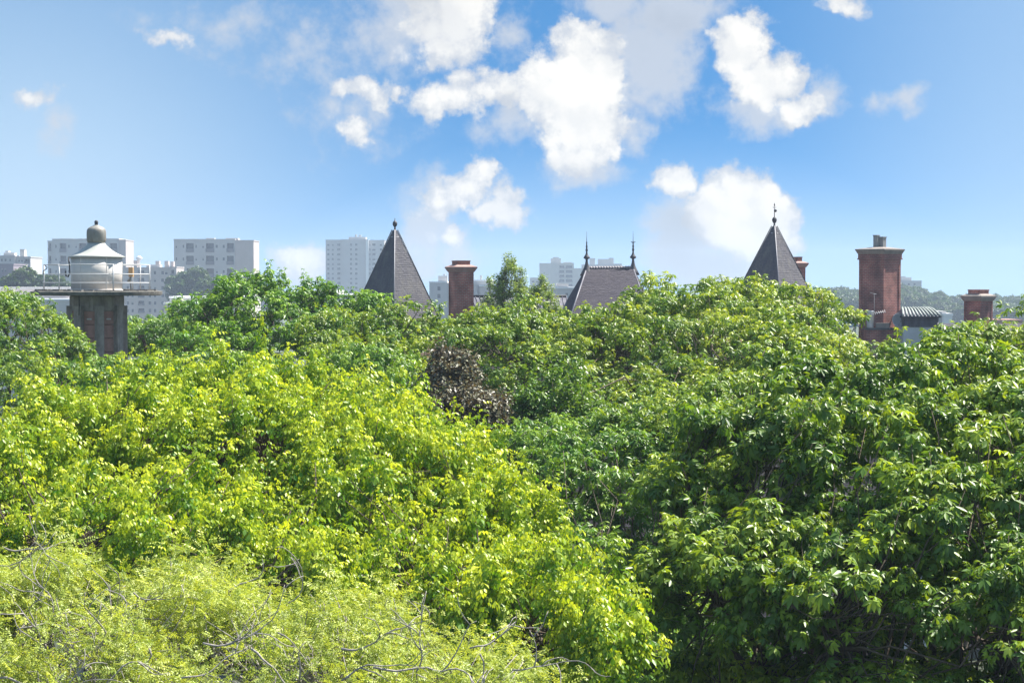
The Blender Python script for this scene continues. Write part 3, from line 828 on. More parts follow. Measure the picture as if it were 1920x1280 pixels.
# ----------------------------------------------------------------- concrete tower with lantern
TY = 70.0; k = TY / F
tp = at(181.5, 545, TY); tower = empty('lantern_tower', (tp.x, tp.y, 0))
tag(tower, 'concrete tower with a railed platform and white lantern drum under a flared grey cap', 'tower')
Z = lambda py: at(181.5, py, TY).z
core = MB(); core.lathe([(.88, 0), (.88, Z(580))], 8, a0=math.radians(22.5 + 5)); core.build('core', M['panel'], tower)
PA = [math.radians(-90 + a) for a in (-72.5, -27.5, 17.5, 62.5, 107.5, 152.5, 197.5, 242.5)]
for a in PA:
    Mx = Matrix.Rotation(a, 4, 'Z')
    box_obj('pillar', M['concrete'], tower, .83, 1.12, -.165, .165, 0, Z(573), M=Mx)
pm = None
for a in [p + math.radians(22.5) for p in PA]:
    for row in range(9):
        z1 = Z(583 + 25.3 * row); z0 = Z(583 + 25.3 * (row + 1) - 1.6)
        if pm is None:
            q = MB(); q.box(0, .10, -.235, .235, 0, z1 - z0); pm = q.mesh('panel', M['panel'])
        o = link('panel', pm, tower)
        o.matrix_local = Matrix.Translation((0, 0, z0)) @ Matrix.Rotation(a, 4, 'Z') @ Matrix.Translation((.82, 0, 0))
    q = MB(); q.box(.925, .94, -.09, .09, Z(598.5), Z(596)); o = q.build('vent', M['rail_paint'], tower); o.rotation_euler = (0, 0, a)
co = MB(); co.lathe([(.90, Z(583)), (1.02, Z(582)), (1.02, Z(556)), (.99, Z(554.7))], 8, a0=math.radians(22.5 + 27.5), smooth=False); co.build('collar', M['concrete'], tower)
sl = MB(); sl.lathe([(1.3, Z(554.5)), (2.36, Z(553.7)), (2.43, Z(552.5)), (2.45, Z(546.5)), (2.38, Z(545.5))], 40, smooth=False); sl.build('platform', M['slab'], tower)
srng = random.Random(3)
lip = MB()
for i in range(34):                                    # crumbled edging stones on the platform rim
    a = 2 * math.pi * i / 34; Mx = Matrix.Rotation(a, 4, 'Z')
    lip.box(1.95 + srng.uniform(-.05, .05), 2.28 + srng.uniform(-.1, .06), -.17, .17 + srng.uniform(-.05, .03), Z(545.4), Z(545.4) + srng.uniform(.02, .07), M=Mx)
o = lip.build('edging_stone', M['slab'], tower); o['kind'] = 'stuff'
dr = MB(); dr.lathe([(.95, Z(545.4)), (.955, Z(482))], 128); dr.build('drum', M['white_paint'], tower)
for a in range(6):
    q = MB(); q.box(.945, .962, -.012, .012, Z(545), Z(482.5)); o = q.build('seam', M['white_paint'], tower); o.rotation_euler = (0, 0, math.radians(-115 + 60 * a))
q = MB(); q.lathe([(.95, Z(545.3)), (.99, Z(544.8)), (.99, Z(542.5)), (.955, Z(542))], 40); q.build('base_ring', M['white_paint'], tower)
prof = [(1.05, 483), (1.06, 481), (.93, 478.6), (.76, 474.5), (.60, 469.5), (.47, 464.5), (.37, 459.5), (.305, 455)]
q = MB(); q.lathe([(r, Z(y)) for r, y in prof], 128); q.build('flared_roof', M['cone_paint'], tower)
q = MB(); q.lathe([(r, Z(y)) for r, y in [(.26, 456), (.33, 454.5), (.362, 450), (.365, 437), (.355, 432), (.31, 428), (.22, 425), (.12, 423.2), (.10, 422)]], 32); q.build('cap', M['tin'], tower)
q = MB(); q.lathe([(r, Z(y)) for r, y in [(.075, 423.5), (.062, 421), (.075, 418), (.07, 414.5), (.03, 413)]], 14); q.build('knob', M['lead'], tower)
HX = [math.radians(-90 + a) for a in (-90, -30, 30, 90, 150, 210)]
RR = 2.0
for i, a in enumerate(HX):
    b = HX[(i + 1) % 6]
    A = Vector((RR * math.cos(a), RR * math.sin(a), 0)); B = Vector((RR * math.cos(b), RR * math.sin(b), 0))
    q = MB(); q.tube([A + Vector((0, 0, Z(545.5))), A + Vector((0, 0, Z(496)))], [.026, .026], 8); q.build('railing_post', M['rail_paint'], tower)
    for py in (496.5, 514, 530):
        q = MB(); q.tube([A + Vector((0, 0, Z(py))), B + Vector((0, 0, Z(py)))], [.016, .016], 8); q.build('rail', M['rail_paint'], tower)
q = MB(); q.tube([(1.35, 1.5, Z(545.5)), (1.35, 1.5, Z(497))], [.024, .024], 8); q.build('railing_post', M['rail_paint'], tower)
def tz(px, py, y): return ((px - 181.5) * k, y, Z(py))
q = MB(); q.tube([tz(136, 483, -.58), tz(139, 489, -.82), tz(140.5, 497, -.83), tz(141, 512, -.83), tz(138, 519, -.86), tz(134, 517, -.86), tz(133, 508, -.80)], [.028] * 7, 6); q.build('cable', M['black'], tower)
q = MB(); q.tube([tz(90, 497, -.5), tz(95, 501, -.5), tz(94, 504, -.5), tz(88, 508, -.5), tz(87, 515, -.5)], [.018] * 5, 6); q.build('cable', M['black'], tower)
q = MB(); q.box((239 - 181.5) * k, (247 - 181.5) * k, .2, .42, Z(519), Z(501)); q.build('control_box', M['ochre'], tower)
q = MB(); q.tube([tz(242, 545.4, .3), tz(242, 519, .3)], [.022, .022], 6); q.tube([tz(238.5, 528, .2), tz(243, 519, .25)], [.05, .04], 6); q.build('box_stand', M['tin'], tower)
q = MB(); q.tube([tz(160, 553, -1.02), tz(160.5, 570, -1.04), tz(160, 590, -1.03)], [.022] * 3, 6); q.build('cable', M['black'], tower)

# ----------------------------------------------------------------- school buildings, ~110 m away
def slate_face(mb, A, B, Ct, Dt, course=.115, width=.19, seed=0, mi=0):
    """lapped slates over the face bottom A-B, top Dt-Ct: every slate its own tilted piece"""
    rg = random.Random(seed)
    A, B, Ct, Dt = (Vector(p) for p in (A, B, Ct, Dt))
    h = ((Dt + Ct) / 2 - (A + B) / 2).length
    n_ = (B - A).cross(Dt - A).normalized()
    rows = max(3, int(h / course))
    for r in range(rows):
        t0 = r / rows; t1 = min(1, (r + 1.25) / rows)
        L0 = A.lerp(Dt, t0); R0 = B.lerp(Ct, t0); L1 = A.lerp(Dt, t1); R1 = B.lerp(Ct, t1)
        w = (R0 - L0).length
        c = max(1, int(w / width)); sh = .5 * (r % 2) / c
        cuts = [0.0] + [min(1, max(0, (i + .5 * (r % 2)) / c)) for i in range(1, c)] + [1.0]
        for i in range(len(cuts) - 1):
            a, b = cuts[i], cuts[i + 1] - .012 / max(w, .1)
            if b <= a: continue
            lift = n_ * rg.uniform(.010, .024); tuck = n_ * .003
            p0 = L0.lerp(R0, a) + lift; p1 = L0.lerp(R0, b) + lift; p2 = L1.lerp(R1, b) + tuck; p3 = L1.lerp(R1, a) + tuck
            mb.poly([p0, p1, p2, p3], mi)
            mb.poly([p0 - lift, p1 - lift, p1, p0], mi)

def slate_mats(): return [M['slate']]

def spire(px, apex, eave, halfdiag, Y, theta, label, fin, vane):
    """square tower with a slated pyramid roof"""
    kk = Y / F; c = at(px, apex, Y); root = empty('roof_tower', (c.x, c.y, 0))
    tag(root, label, 'tower', 'slate-roofed school towers')
    zt, ze = c.z, at(px, eave, Y).z
    hd = halfdiag * kk
    def corner(i, s, z):
        a = math.radians(theta + 90 * i); return Vector((s * math.sin(a), -s * math.cos(a), z))
    tr = .05
    core_ = MB(); tiles = MB()
    for i in range(4):
        A, B = corner(i, hd, ze), corner(i + 1, hd, ze); Ct, Dt = corner(i + 1, hd * tr, zt - .15), corner(i, hd * tr, zt - .15)
        core_.poly([A, B, Ct, Dt]); slate_face(tiles, A, B, Ct, Dt, seed=i + int(px))
    core_.poly([corner(i, hd, ze) for i in (3, 2, 1, 0)])
    core_.build('roof', M['slate'], root)
    o = tiles.build('slate_tile', M['slate'], root); o['kind'] = 'stuff'
    for i in range(4):
        q = MB(); q.tube([corner(i, hd * 1.005, ze), corner(i, hd * tr * 1.3, zt - .12)], [.028, .028], 6); q.build('hip_flashing', M['lead_pale'] if i == 0 else M['lead'], root)
    w = MB(); s = hd * .90
    for i in range(4):
        A, B = corner(i, s, 0), corner(i + 1, s, 0); w.poly([A, B, B + Vector((0, 0, ze + .02)), A + Vector((0, 0, ze + .02))])
    w.build('wall', M['brick_wall'], root)
    q = MB(); q.lathe([(hd * .99, ze - .16), (hd * 1.02, ze - .12), (hd * 1.02, ze - .02), (hd * .95, ze)], 4, a0=math.radians(theta - 90), smooth=False); q.build('cornice', M['cap'], root)
    q = MB(); q.lathe([(r * kk, zt + z * kk) for r, z in [(7.6, -17), (6.6, -14.5), (5.2, -12), (3.4, -7.5), (2.0, -3), (1.5, 0), (1.7, 2)]], 16); q.build('lead_cap', M['lead'], root)
    q = MB(); q.lathe([(r * kk, zt + z * kk) for r, z in [(8.2, -18.5), (8.2, -16.6), (7.2, -16)]], 16); q.build('flashing_ring', M['lead_pale'], root)
    f = MB(); f.lathe([(r * kk, zt + z * kk) for r, z in [(1.4, 1), (3.2, 3.2), (4.4, 6), (4.5, 8), (3.6, 11), (1.6, 12.6), (.8, 14), (.5, 18 if not vane else 36)]], 14)
    f.build('finial', M['lead'], root)
    if vane:
        q = MB()
        q.box(-.11, .11, -.012, .012, zt + 30.5 * kk, zt + 31.6 * kk)
        q.poly([(-.05, -.01, zt + 34 * kk), (.05, -.01, zt + 34 * kk), (0, -.01, zt + 40 * kk)]); q.poly([(.05, .01, zt + 34 * kk), (-.05, .01, zt + 34 * kk), (0, .01, zt + 40 * kk)])
        q.lathe([(.02, 0), (.09, .05), (.10, .12), (.03, .2)], 10, c=(.06, 0, zt + 22 * kk))
        q.build('weathervane', M['lead'], root)
    return root
spire(740.5, 427, 596, 82, 112, 2, 'steep slate spire with a ball finial in front of the white tower block', 1, False)
spire(1452, 420, 570, 80, 116, 0, 'steep slate spire with ball finial and weathervane against the white cloud', 1, True)

def chimney(parent, px, half, top, bot, Y, theta, mats, loc_root, capw, blk, fl_top, pots=None, band=None, capm='cap'):
    """rotated brick stack with corbelled cap; sub-parts: cap, top_block, pot, panel"""
    kk = Y / F; c = at(px, top, Y) - Vector(loc_root)
    z = lambda py: at(px, py, Y).z
    Rz = Matrix.Translation((c.x, c.y, 0)) @ Matrix.Rotation(math.radians(theta), 4, 'Z')
    h = half * kk
    q = MB()
    e = .035                                             # recessed panel: core set back between raised corner strips
    zt = z(top); zb_ = z(bot)
    q.box(-h + e, h - e, -h + e, h - e, zb_, zt)
    cs = h * .20
    for sx in (-1, 1):
        for sy in (-1, 1):
            q.box(min(sx * h, sx * (h - cs)), max(sx * h, sx * (h - cs)), min(sy * h, sy * (h - cs)), max(sy * h, sy * (h - cs)), zb_ - .001, zt - .001)
    fr = z(fl_top)
    q.box(-h - .002, h + .002, -h - .002, h + .002, fr, zt - .002)
    if band:
        q.box(-h - .045, h + .045, -h - .045, h + .045, z(band), zt - .003)
        q.box(-h - .075, h + .075, -h - .075, h + .075, z(band) - .03, z(band) + .05)
    ch = q.build('chimney', mats, parent); ch.matrix_local = Rz
    cp = MB(); cw_ = capw * kk
    cp.lathe([((h + .03) * 1.414, zt - .16), ((h + .10) * 1.414, zt - .05), (cw_ * .97 * 1.414, zt + .05), (cw_ * 1.414, zt + .07), (cw_ * 1.414, zt + .15), ((blk or 10) * kk * 1.5, zt + .27)], 4, a0=math.radians(45), smooth=False)
    cp.build('cap', M[capm], ch)
    if blk:
        b = MB(); b.box(-blk * kk, blk * kk, -blk * kk, blk * kk, zt + .2, zt + .2 + 9.5 * kk); b.box(-blk * kk - .02, blk * kk + .02, -blk * kk - .02, blk * kk + .02, zt + .2 + 8 * kk, zt + .205 + 10 * kk)
        b.build('top_block', M['brick'] , ch)
    for (dx, dy, r, hh) in (pots or []):
        b = MB(); b.box(dx - r, dx + r, dy - r, dy + r, zt + .2, zt + .2 + hh); b.box(dx - r - .025, dx + r + .025, dy - r - .025, dy + r + .025, zt + .2 + hh, zt + .26 + hh); b.build('pot', M['pot'], ch)
    return ch

# main school wing: steep hipped roof with two finials, lower ridge to the left, brick chimney
sc = at(1060, 560, 112); school = empty('school_building', (sc.x, sc.y, 0))
tag(school, 'school with steep hipped slate roof, two spiked finials and a red brick chimney', 'building')
o0 = Vector((sc.x, sc.y, 0))
R0, R1 = at(1100, 503, 112) - o0, at(1187, 502, 113) - o0
FL, FRt, BL, BR = at(1066, 604, 107.5) - o0, at(1222, 604, 107.5) - o0, at(1042, 600, 115) - o0, at(1235, 600, 118) - o0
rf = MB(); rf.poly([FL, FRt, R1, R0]); rf.poly([BL, FL, R0]); rf.poly([FRt, BR, R1]); rf.poly([BR, BL, R0, R1]); rf.build('roof', M['slate_dark'], school)
tl = MB(); e_ = Vector((.02, 0, 0))
slate_face(tl, FL, FRt, R1, R0, seed=1); slate_face(tl, BL, FL, R0, R0 - e_, seed=2); slate_face(tl, FRt, BR, R1 + e_, R1, seed=3); slate_face(tl, BR, BL, R0, R1, seed=4)
o = tl.build('slate_tile', M['slate_dark'], school); o['kind'] = 'stuff'
for P0, P1 in ((FL, R0), (BL, R0), (FRt, R1)):
    q = MB(); q.tube([P0, P0.lerp(P1, .5), P1], [.05, .05, .05], 6); q.build('hip_flashing', M['zinc_dark'], school)
for i in range(17):
    a = R0.lerp(R1, (i + .06) / 17); b = R0.lerp(R1, (i + .94) / 17)
    q = MB(); q.tube([a + Vector((0, 0, .02)), b + Vector((0, 0, .02))], [.10, .085], 8); q.build('ridge_tile', M['ridge_tile'], school)
kk = 112 / F
for (R, arrow) in ((R0, 0), (R1, 1)):
    q = MB()
    q.lathe([(r * kk, R.z + z * kk) for r, z in [(13, -14), (8.5, -5), (5, 2), (3, 9), (2.1, 15), (2.4, 17), (5.6, 18.5), (6.2, 20), (5, 22), (2.8, 25), (1.8, 28), (1.4, 31), (2.3, 33), (2.3, 35), (1.3, 37), (1.9, 41), (1.2, 43), (1.0, 47), (1.5, 48), (.55, 50), (.25, 69)]], 12, c=(R.x, R.y, 0))
    if arrow:
        z0 = R.z + 48 * kk
        q.tube([(R.x - 4.6 * kk, R.y, z0 + 1.5 * kk), (R.x - 2 * kk, R.y, z0), (R.x, R.y, z0 - .5 * kk), (R.x + 2 * kk, R.y, z0), (R.x + 4.6 * kk, R.y, z0 + 1.5 * kk)], [.012, .03, .04, .03, .012], 6)
    q.build('finial', M['lead'], school)
# lower wing
w0, w1 = at(869, 556, 114) - o0, at(1062, 556, 114) - o0
e0, e1 = at(890, 606, 111) - o0, at(1070, 606, 111) - o0
b0, b1 = at(890, 606, 117.5) - o0, at(1070, 606, 117.5) - o0
q = MB(); q.poly([e0, e1, w1, w0]); q.poly([b1, b0, w0, w1]); q.poly([b0, e0, w0]); q.build('wing_roof', M['zinc_dark'], school)
nseam = 26
for i in range(nseam + 1):
    a = e0.lerp(e1, i / nseam); b = w0.lerp(w1, i / nseam)
    q = MB(); q.tube([a + Vector((0, -.02, .02)), b + Vector((0, -.02, .02))], [.022, .022], 5); q.build('roof_seam', M['zinc_dark'], school)
q = MB(); q.tube([w0 + Vector((0, 0, .03)), w1 + Vector((0, 0, .03))], [.07, .07], 8); q.build('wing_ridge', M['lead'], school)
wl = MB(); wl.box(e0.x + .2, e1.x, e0.y + .25, b0.y - .25, 0, e0.z - .02); wl.box(FL.x + .3, FRt.x - .3, FL.y + .3, BL.y - .3, 0, FL.z - .05)
wl.build('wall', M['brick_wall'], school)
for i in range(8):
    x = e0.x + .9 + i * 1.15
    q = MB(); z0 = e0.z - 2.2
    q.box(x - .32, x + .32, e0.y + .20, e0.y + .27, z0, z0 + 1.5, 0); q.box(x - .27, x + .27, e0.y + .185, e0.y + .21, z0 + .05, z0 + 1.45, 1); q.build('window', [M['frame'], M['glass']], school)
chimney(school, 864.5, 18, 505, 640, 110, 24, M['brick'], (sc.x, sc.y, 0), 23.5, 13, 527, capm='cap_red')

# chimney that peeps out behind the right spire belongs to a building of its own
pc_ = at(1497, 560, 128); bh = empty('brick_house', (pc_.x, pc_.y, 0))
tag(bh, 'house behind the right slate spire, only its purplish chimney showing', 'building')
chimney(bh, 1496, 10, 497, 600, 128, 30, M['brick_dark'], (pc_.x, pc_.y, 0), 14.5, 5.5, 510, capm='cap_red')
q = MB(); q.box(-3.2, 2.4, -2, 4, 0, at(1497, 612, 128).z); q.build('wall', M['brick_wall'], bh)
q = MB(); zr = at(1497, 612, 128).z
q.poly([(-3.4, -2.2, zr), (2.6, -2.2, zr), (2.6, 1, zr + 1.3), (-3.4, 1, zr + 1.3)]); q.poly([(2.6, 4.2, zr), (-3.4, 4.2, zr), (-3.4, 1, zr + 1.3), (2.6, 1, zr + 1.3)]); q.build('roof', M['slate'], bh)

# right-hand building: big chimney, zinc roofs, drum with ribbed roof
rc = at(1650, 610, 108); rb = empty('town_house', (rc.x, rc.y, 0))
tag(rb, 'zinc-roofed house with one huge red brick chimney, grey pots and a ribbed roof lantern', 'building')
RO = (rc.x, rc.y, 0); kr = 108 / F
chimney(rb, 1650, 27.6, 472, 640, 108, 44, M['brick_dark'], RO, 33, None, 498, pots=[(-.05, .22, .13, .72), (.20, -.02, .16, .62)], band=486)
zr = at(1650, 613, 108).z
q = MB(); q.box(-9.0 * 1, 2.2, -2.2, 6, 0, at(1650, 640, 108).z); q.build('wall', M['brick_wall'], rb)
q = MB(); q.box(-38 * kr, 24 * kr, -1.9, -.9, zr - .12, zr); q.build('flashing_slab', M['lead'], rb)
q = MB(); q.box(-36 * kr, 22 * kr, -1.8, -.95, zr - 1.6, zr - .12); q.build('parapet', M['brick_dark'], rb)
q = MB(); q.lathe([(6.3 * kr, zr), (6.3 * kr, zr + 29 * kr), (6.9 * kr, zr + 29.2 * kr), (6.9 * kr, zr + 31 * kr)], 14, c=((1622.5 - 1650) * kr, -1.45, 0)); q.build('flue_pipe', M['white_roof'], rb)
q = MB(); q.box((1632 - 1650) * kr, (1656 - 1650) * kr, -1.75, -1.5, zr, zr + 9 * kr); q.build('roof_box', M['cap'], rb)
# pale hipped zinc roof to the left of the chimney
A_, B_, T_ = at(1500, 612, 106) - Vector(RO), at(1612, 612, 106) - Vector(RO), at(1564, 585, 111) - Vector(RO)
T2 = at(1545, 587, 111) - Vector(RO)
q = MB(); q.poly([A_, B_, T_, T2]); Bb = at(1625, 612, 116) - Vector(RO); q.poly([B_, Bb, T_]); q.build('zinc_roof', M['zinc'], rb)
for i in range(13):
    f_ = i / 12; q = MB(); q.tube([A_.lerp(B_, f_) + Vector((0, -.01, .02)), T2.lerp(T_, f_) + Vector((0, -.01, .02))], [.02, .02], 5); q.build('roof_seam', M['zinc'], rb)
# roof lantern with ribbed curved roof
lc = at(1720, 592, 106) - Vector(RO)
def arc_roof(f, g):
    """f across (0..1), g from eave to top"""
    x = (-34 + 68 * f) * kr * (1 - .30 * g); return Vector((lc.x + x + 3.0 * kr * g * -1, lc.y - 1.15 + 1.3 * g, lc.z + 14 * kr * math.sin(g * math.pi / 2)))
q = MB(); n1_, n2_ = 16, 5
for i in range(n1_):
    for j in range(n2_):
        q.poly([arc_roof(i / n1_, j / n2_), arc_roof((i + 1) / n1_, j / n2_), arc_roof((i + 1) / n1_, (j + 1) / n2_), arc_roof(i / n1_, (j + 1) / n2_)], smooth=True)
q.poly([arc_roof(1, 0), arc_roof(1, 0) + Vector((0, 2.6, 0)), arc_roof(1, 1)]); q.poly([arc_roof(0, 0) + Vector((0, 2.6, 0)), arc_roof(0, 0), arc_roof(0, 1)])
q.poly([arc_roof(1, 0) + Vector((0, 2.6, 0)), arc_roof(0, 0) + Vector((0, 2.6, 0)), arc_roof(0, 1), arc_roof(1, 1)])
q.build('lantern_roof', M['zinc_dark'], rb)
for i in range(11):
    q = MB(); q.tube([arc_roof(i / 10, j / 5) + Vector((0, -.02, .03)) for j in range(6)], [.055] * 6, 6); q.build('rib', M['copper'], rb)
q = MB(); q.box(lc.x - 35 * kr, lc.x + 35 * kr, lc.y - 1.22, lc.y + 1.5, lc.z - .08, lc.z - .005); q.build('eave', M['lead'], rb)
for i in range(7):
    zc = lc.z - .10 - i * .075
    Mx = Matrix.Translation((lc.x, lc.y - 1.06, zc)) @ Matrix.Rotation(math.radians(35), 4, 'X')
    q = MB(); q.box(-31 * kr, 31 * kr, -.05, .05, -.008, .008, M=Mx); q.build('louvre', M['zinc_dark'], rb)
q = MB(); q.box(lc.x - 32 * kr, lc.x + 32 * kr, lc.y - .98, lc.y + 1.4, lc.z - .62, lc.z - .081); q.build('louvre_box', M['lead'], rb)
q = MB(); q.box(lc.x - 33 * kr, lc.x + 33 * kr, lc.y - 1.02, lc.y + 1.4, 0, lc.z - .62); q.build('lantern_wall', M['zinc'], rb)

def antenna():
    b = at(1639, 613, 106.3); root = empty('tv_antenna', b)
    tag(root, 'spindly white TV aerial standing before the huge brick chimney', 'antenna')
    q = MB(); q.tube([(0, 0, .02), (0, 0, 62 * kr)], [.013, .010], 6); q.build('mast', M['pot'], root)
    q = MB(); q.tube([(-7 * kr, 0, 63 * kr), (4 * kr, 0, 60.5 * kr)], [.012, .012], 5)
    for i in range(5): x = (-7 + 2.6 * i) * kr; z = (63 - .6 * i) * kr; q.tube([(x, -.14, z), (x, .14, z)], [.009, .009], 4)
    q.build('boom', M['rail_paint'], root)
    q = MB(); q.tube([(-9 * kr, 0, 23 * kr), (20 * kr, 0, 29 * kr)], [.012, .012], 5)
    for i in range(9): x = (-9 + 3.6 * i) * kr; z = (23 + .75 * i) * kr; q.tube([(x, -.16, z - .08), (x, .16, z + .08)], [.009, .009], 4)
    q.build('boom', M['rail_paint'], root)
antenna()
def dish():
    b = at(1683, 601, 105.6); root = empty('satellite_dish', (b.x, b.y, at(1683, 640, 105.6).z))
    tag(root, 'grey satellite dish at the foot of the huge brick chimney', 'dish')
    h = b.z - root.location.z
    q = MB(); r = 13 * kr
    q.lathe([(.02, 0), (r * .5, .03), (r * .85, .10), (r, .15), (r * .99, .165), (r * .84, .12), (r * .5, .05), (.01, .02)], 24)
    o = q.build('reflector', M['zinc'], root, (0, 0, h)); o.rotation_euler = (math.radians(80), 0, math.radians(14))
    q = MB(); q.tube([(0, .1, 0), (0, .1, h)], [.03, .03], 6); q.build('mast', M['pot'], root)
    q = MB(); q.tube([(0, -.02, h - r * .9), (.08, -.45, h - .05)], [.014, .014], 5); q.box(.04, .12, -.52, -.42, h - .08, h + .02); q.build('feed_arm', M['pot'], root)
dish()
# small chimney house on the far right
sc2 = at(1834, 610, 112); sh = empty('brick_house', (sc2.x, sc2.y, 0))
tag(sh, 'house with a squat red brick chimney at the right above the tree tops', 'building')
chimney(sh, 1834.5, 18.8, 559, 650, 112, 40, M['brick_dark'], (sc2.x, sc2.y, 0), 23.5, 13.5, 566)
z_ = at(1834, 632, 112).z
q = MB(); q.box(-4.5, 4.5, -1.5, 5, 0, z_); q.build('wall', M['brick_wall'], sh)
q = MB(); q.poly([(-4.7, -1.7, z_), (4.7, -1.7, z_), (4.7, 1.7, z_ + .8), (-4.7, 1.7, z_ + .8)]); q.poly([(4.7, 5.2, z_), (-4.7, 5.2, z_), (-4.7, 1.7, z_ + .8), (4.7, 1.7, z_ + .8)]); q.build('roof', M['slate_dark'], sh)

# ----------------------------------------------------------------- far apartment blocks
WCACHE = {}
def window_mesh(w, h, style):
    key = (round(w, 2), round(h, 2), style)
    if key in WCACHE: return WCACHE[key]
    q = MB(); t = .06
    q.box(0, w, .02, .06, 0, h, 1)
    if style in ('w', 'wd'):
        q.box(0, w, -.04, .019, 0, t); q.box(0, w, -.04, .019, h - t, h); q.box(0, t, -.04, .019, t, h - t); q.box(w - t, w, -.04, .019, t, h - t); q.box(w / 2 - t / 2, w / 2 + t / 2, -.04, .019, t, h - t)
    if style == 'wd': q.box(t, w - t, -.035, .015, h * .55, h - t, 2)
    WCACHE[key] = q.mesh('window', [M['frame'], M['glass'], M['shutter']]); return WCACHE[key]

def facade(mb, w, h, wins, depth, x0=0.0, y0=0.0, z0=0.0, mi=0):
    """front wall (facing -y) of width w from z0 to h with real openings"""
    xs_ = sorted(set([0, w] + [v for q in wins for v in (q[0], q[1])])); zs_ = sorted(set([z0, h] + [v for q in wins for v in (q[2], q[3])]))
    for i in range(len(xs_) - 1):
        for j in range(len(zs_) - 1):
            cx, cz = (xs_[i] + xs_[i + 1]) / 2, (zs_[j] + zs_[j + 1]) / 2
            if any(q[0] < cx < q[1] and q[2] < cz < q[3] for q in wins): continue
            mb.poly([(x0 + xs_[i], y0, zs_[j]), (x0 + xs_[i + 1], y0, zs_[j]), (x0 + xs_[i + 1], y0, zs_[j + 1]), (x0 + xs_[i], y0, zs_[j + 1])], mi)
    for (a, b, c, d) in [q[:4] for q in wins]:
        a += x0; b += x0; y1 = y0 + depth
        mb.poly([(a, y0, c), (b, y0, c), (b, y1, c), (a, y1, c)], mi); mb.poly([(a, y0, d), (a, y1, d), (b, y1, d), (b, y0, d)], mi)
        mb.poly([(a, y0, c), (a, y1, c), (a, y1, d), (a, y0, d)], mi); mb.poly([(b, y0, c), (b, y0, d), (b, y1, d), (b, y1, c)], mi)

def block(name, label, px0, px1, top, Y, sections, depth=14, rot=0.0, group=None, roofs=(), seed=0):
    """far building; sections: dict(x0,x1,top,mat,dy,cols=[(px0,px1,style)],rows=[(py0,py1)]); roofs: boxes (x0,x1,top,bottom,mat)"""
    rg = random.Random(seed); kk_ = Y / F
    p = at(px0, top, Y); root = empty(name, (p.x, p.y, 0), rot)
    tag(root, label, 'building', group)
    zof = lambda py: at(px0, py, Y).z
    for s in sections:
        x0, x1 = (s['x0'] - px0) * kk_, (s['x1'] - px0) * kk_; h = zof(s['top']); dy = s.get('dy', 0.0)
        wins = []
        for (py0, py1) in s.get('rows', []):
            for c in s.get('cols', []):
                z1, z0 = zof(py0), zof(py1)
                if len(c) > 3: z1 -= c[3] * kk_
                if len(c) > 4: z0 += c[4] * kk_
                wins.append(((c[0] - s['x0']) * kk_, (c[1] - s['x0']) * kk_, z0, z1, c[2]))
        q = MB()
        for (dd, grp_) in ((.25, [w for w in wins if w[4] != 'l']), (1.3, [w for w in wins if w[4] == 'l'])):
            pass
        # wall with openings (loggias deeper than windows)
        facade(q, x1 - x0, h, wins, .25, x0, dy)
        for w in wins:
            if w[4] == 'l':
                a, b, c, d = x0 + w[0], x0 + w[1], w[2], w[3]
                for quad in ([(a, dy + .25, c), (b, dy + .25, c), (b, dy + 1.4, c), (a, dy + 1.4, c)], [(a, dy + .25, d), (a, dy + 1.4, d), (b, dy + 1.4, d), (b, dy + .25, d)],
                             [(a, dy + .25, c), (a, dy + 1.4, c), (a, dy + 1.4, d), (a, dy + .25, d)], [(b, dy + .25, c), (b, dy + .25, d), (b, dy + 1.4, d), (b, dy + 1.4, c)]): q.poly(quad)
        D_ = depth + dy
        q.poly([(x0, dy, 0), (x0, dy, h), (x0, D_, h), (x0, D_, 0)]); q.poly([(x1, dy, 0), (x1, D_, 0), (x1, D_, h), (x1, dy, h)])
        q.poly([(x0, D_, 0), (x0, D_, h), (x1, D_, h), (x1, D_, 0)]); q.poly([(x0, dy, h), (x1, dy, h), (x1, D_, h), (x0, D_, h)])
        q.build('wall', s['mat'], root)
        q = MB(); q.box(x0 - .12, x1 + .12, dy - .12, D_ + .1, h + .003, h + .35); q.build('parapet', s.get('edge', s['mat']), root)
        for w in wins:
            W_, H_ = w[1] - w[0], w[3] - w[2]
            st = w[4]
            if st == 'w' and rg.random() < .3: st = 'wd'
            o = link('window', window_mesh(W_, H_, st), root); o.location = (x0 + w[0], dy + (1.3 if st == 'l' else .19), w[2])
            if w[4] == 'l':
                q = MB(); q.box(x0 + w[0] - .1, x0 + w[1] + .1, dy - .22, dy - .10, w[2] - .15, w[2] + H_ * .36); q.build('balcony', M['balcony'], root)
    for (a, b, t_, bt, mt) in roofs:
        q = MB(); q.box((a - px0) * kk_, (b - px0) * kk_, 2.2, 2.2 + max(2.5, (b - a) * kk_), zof(bt) + .2, zof(t_)); q.build('roof_cabin', mt, root)
    return root

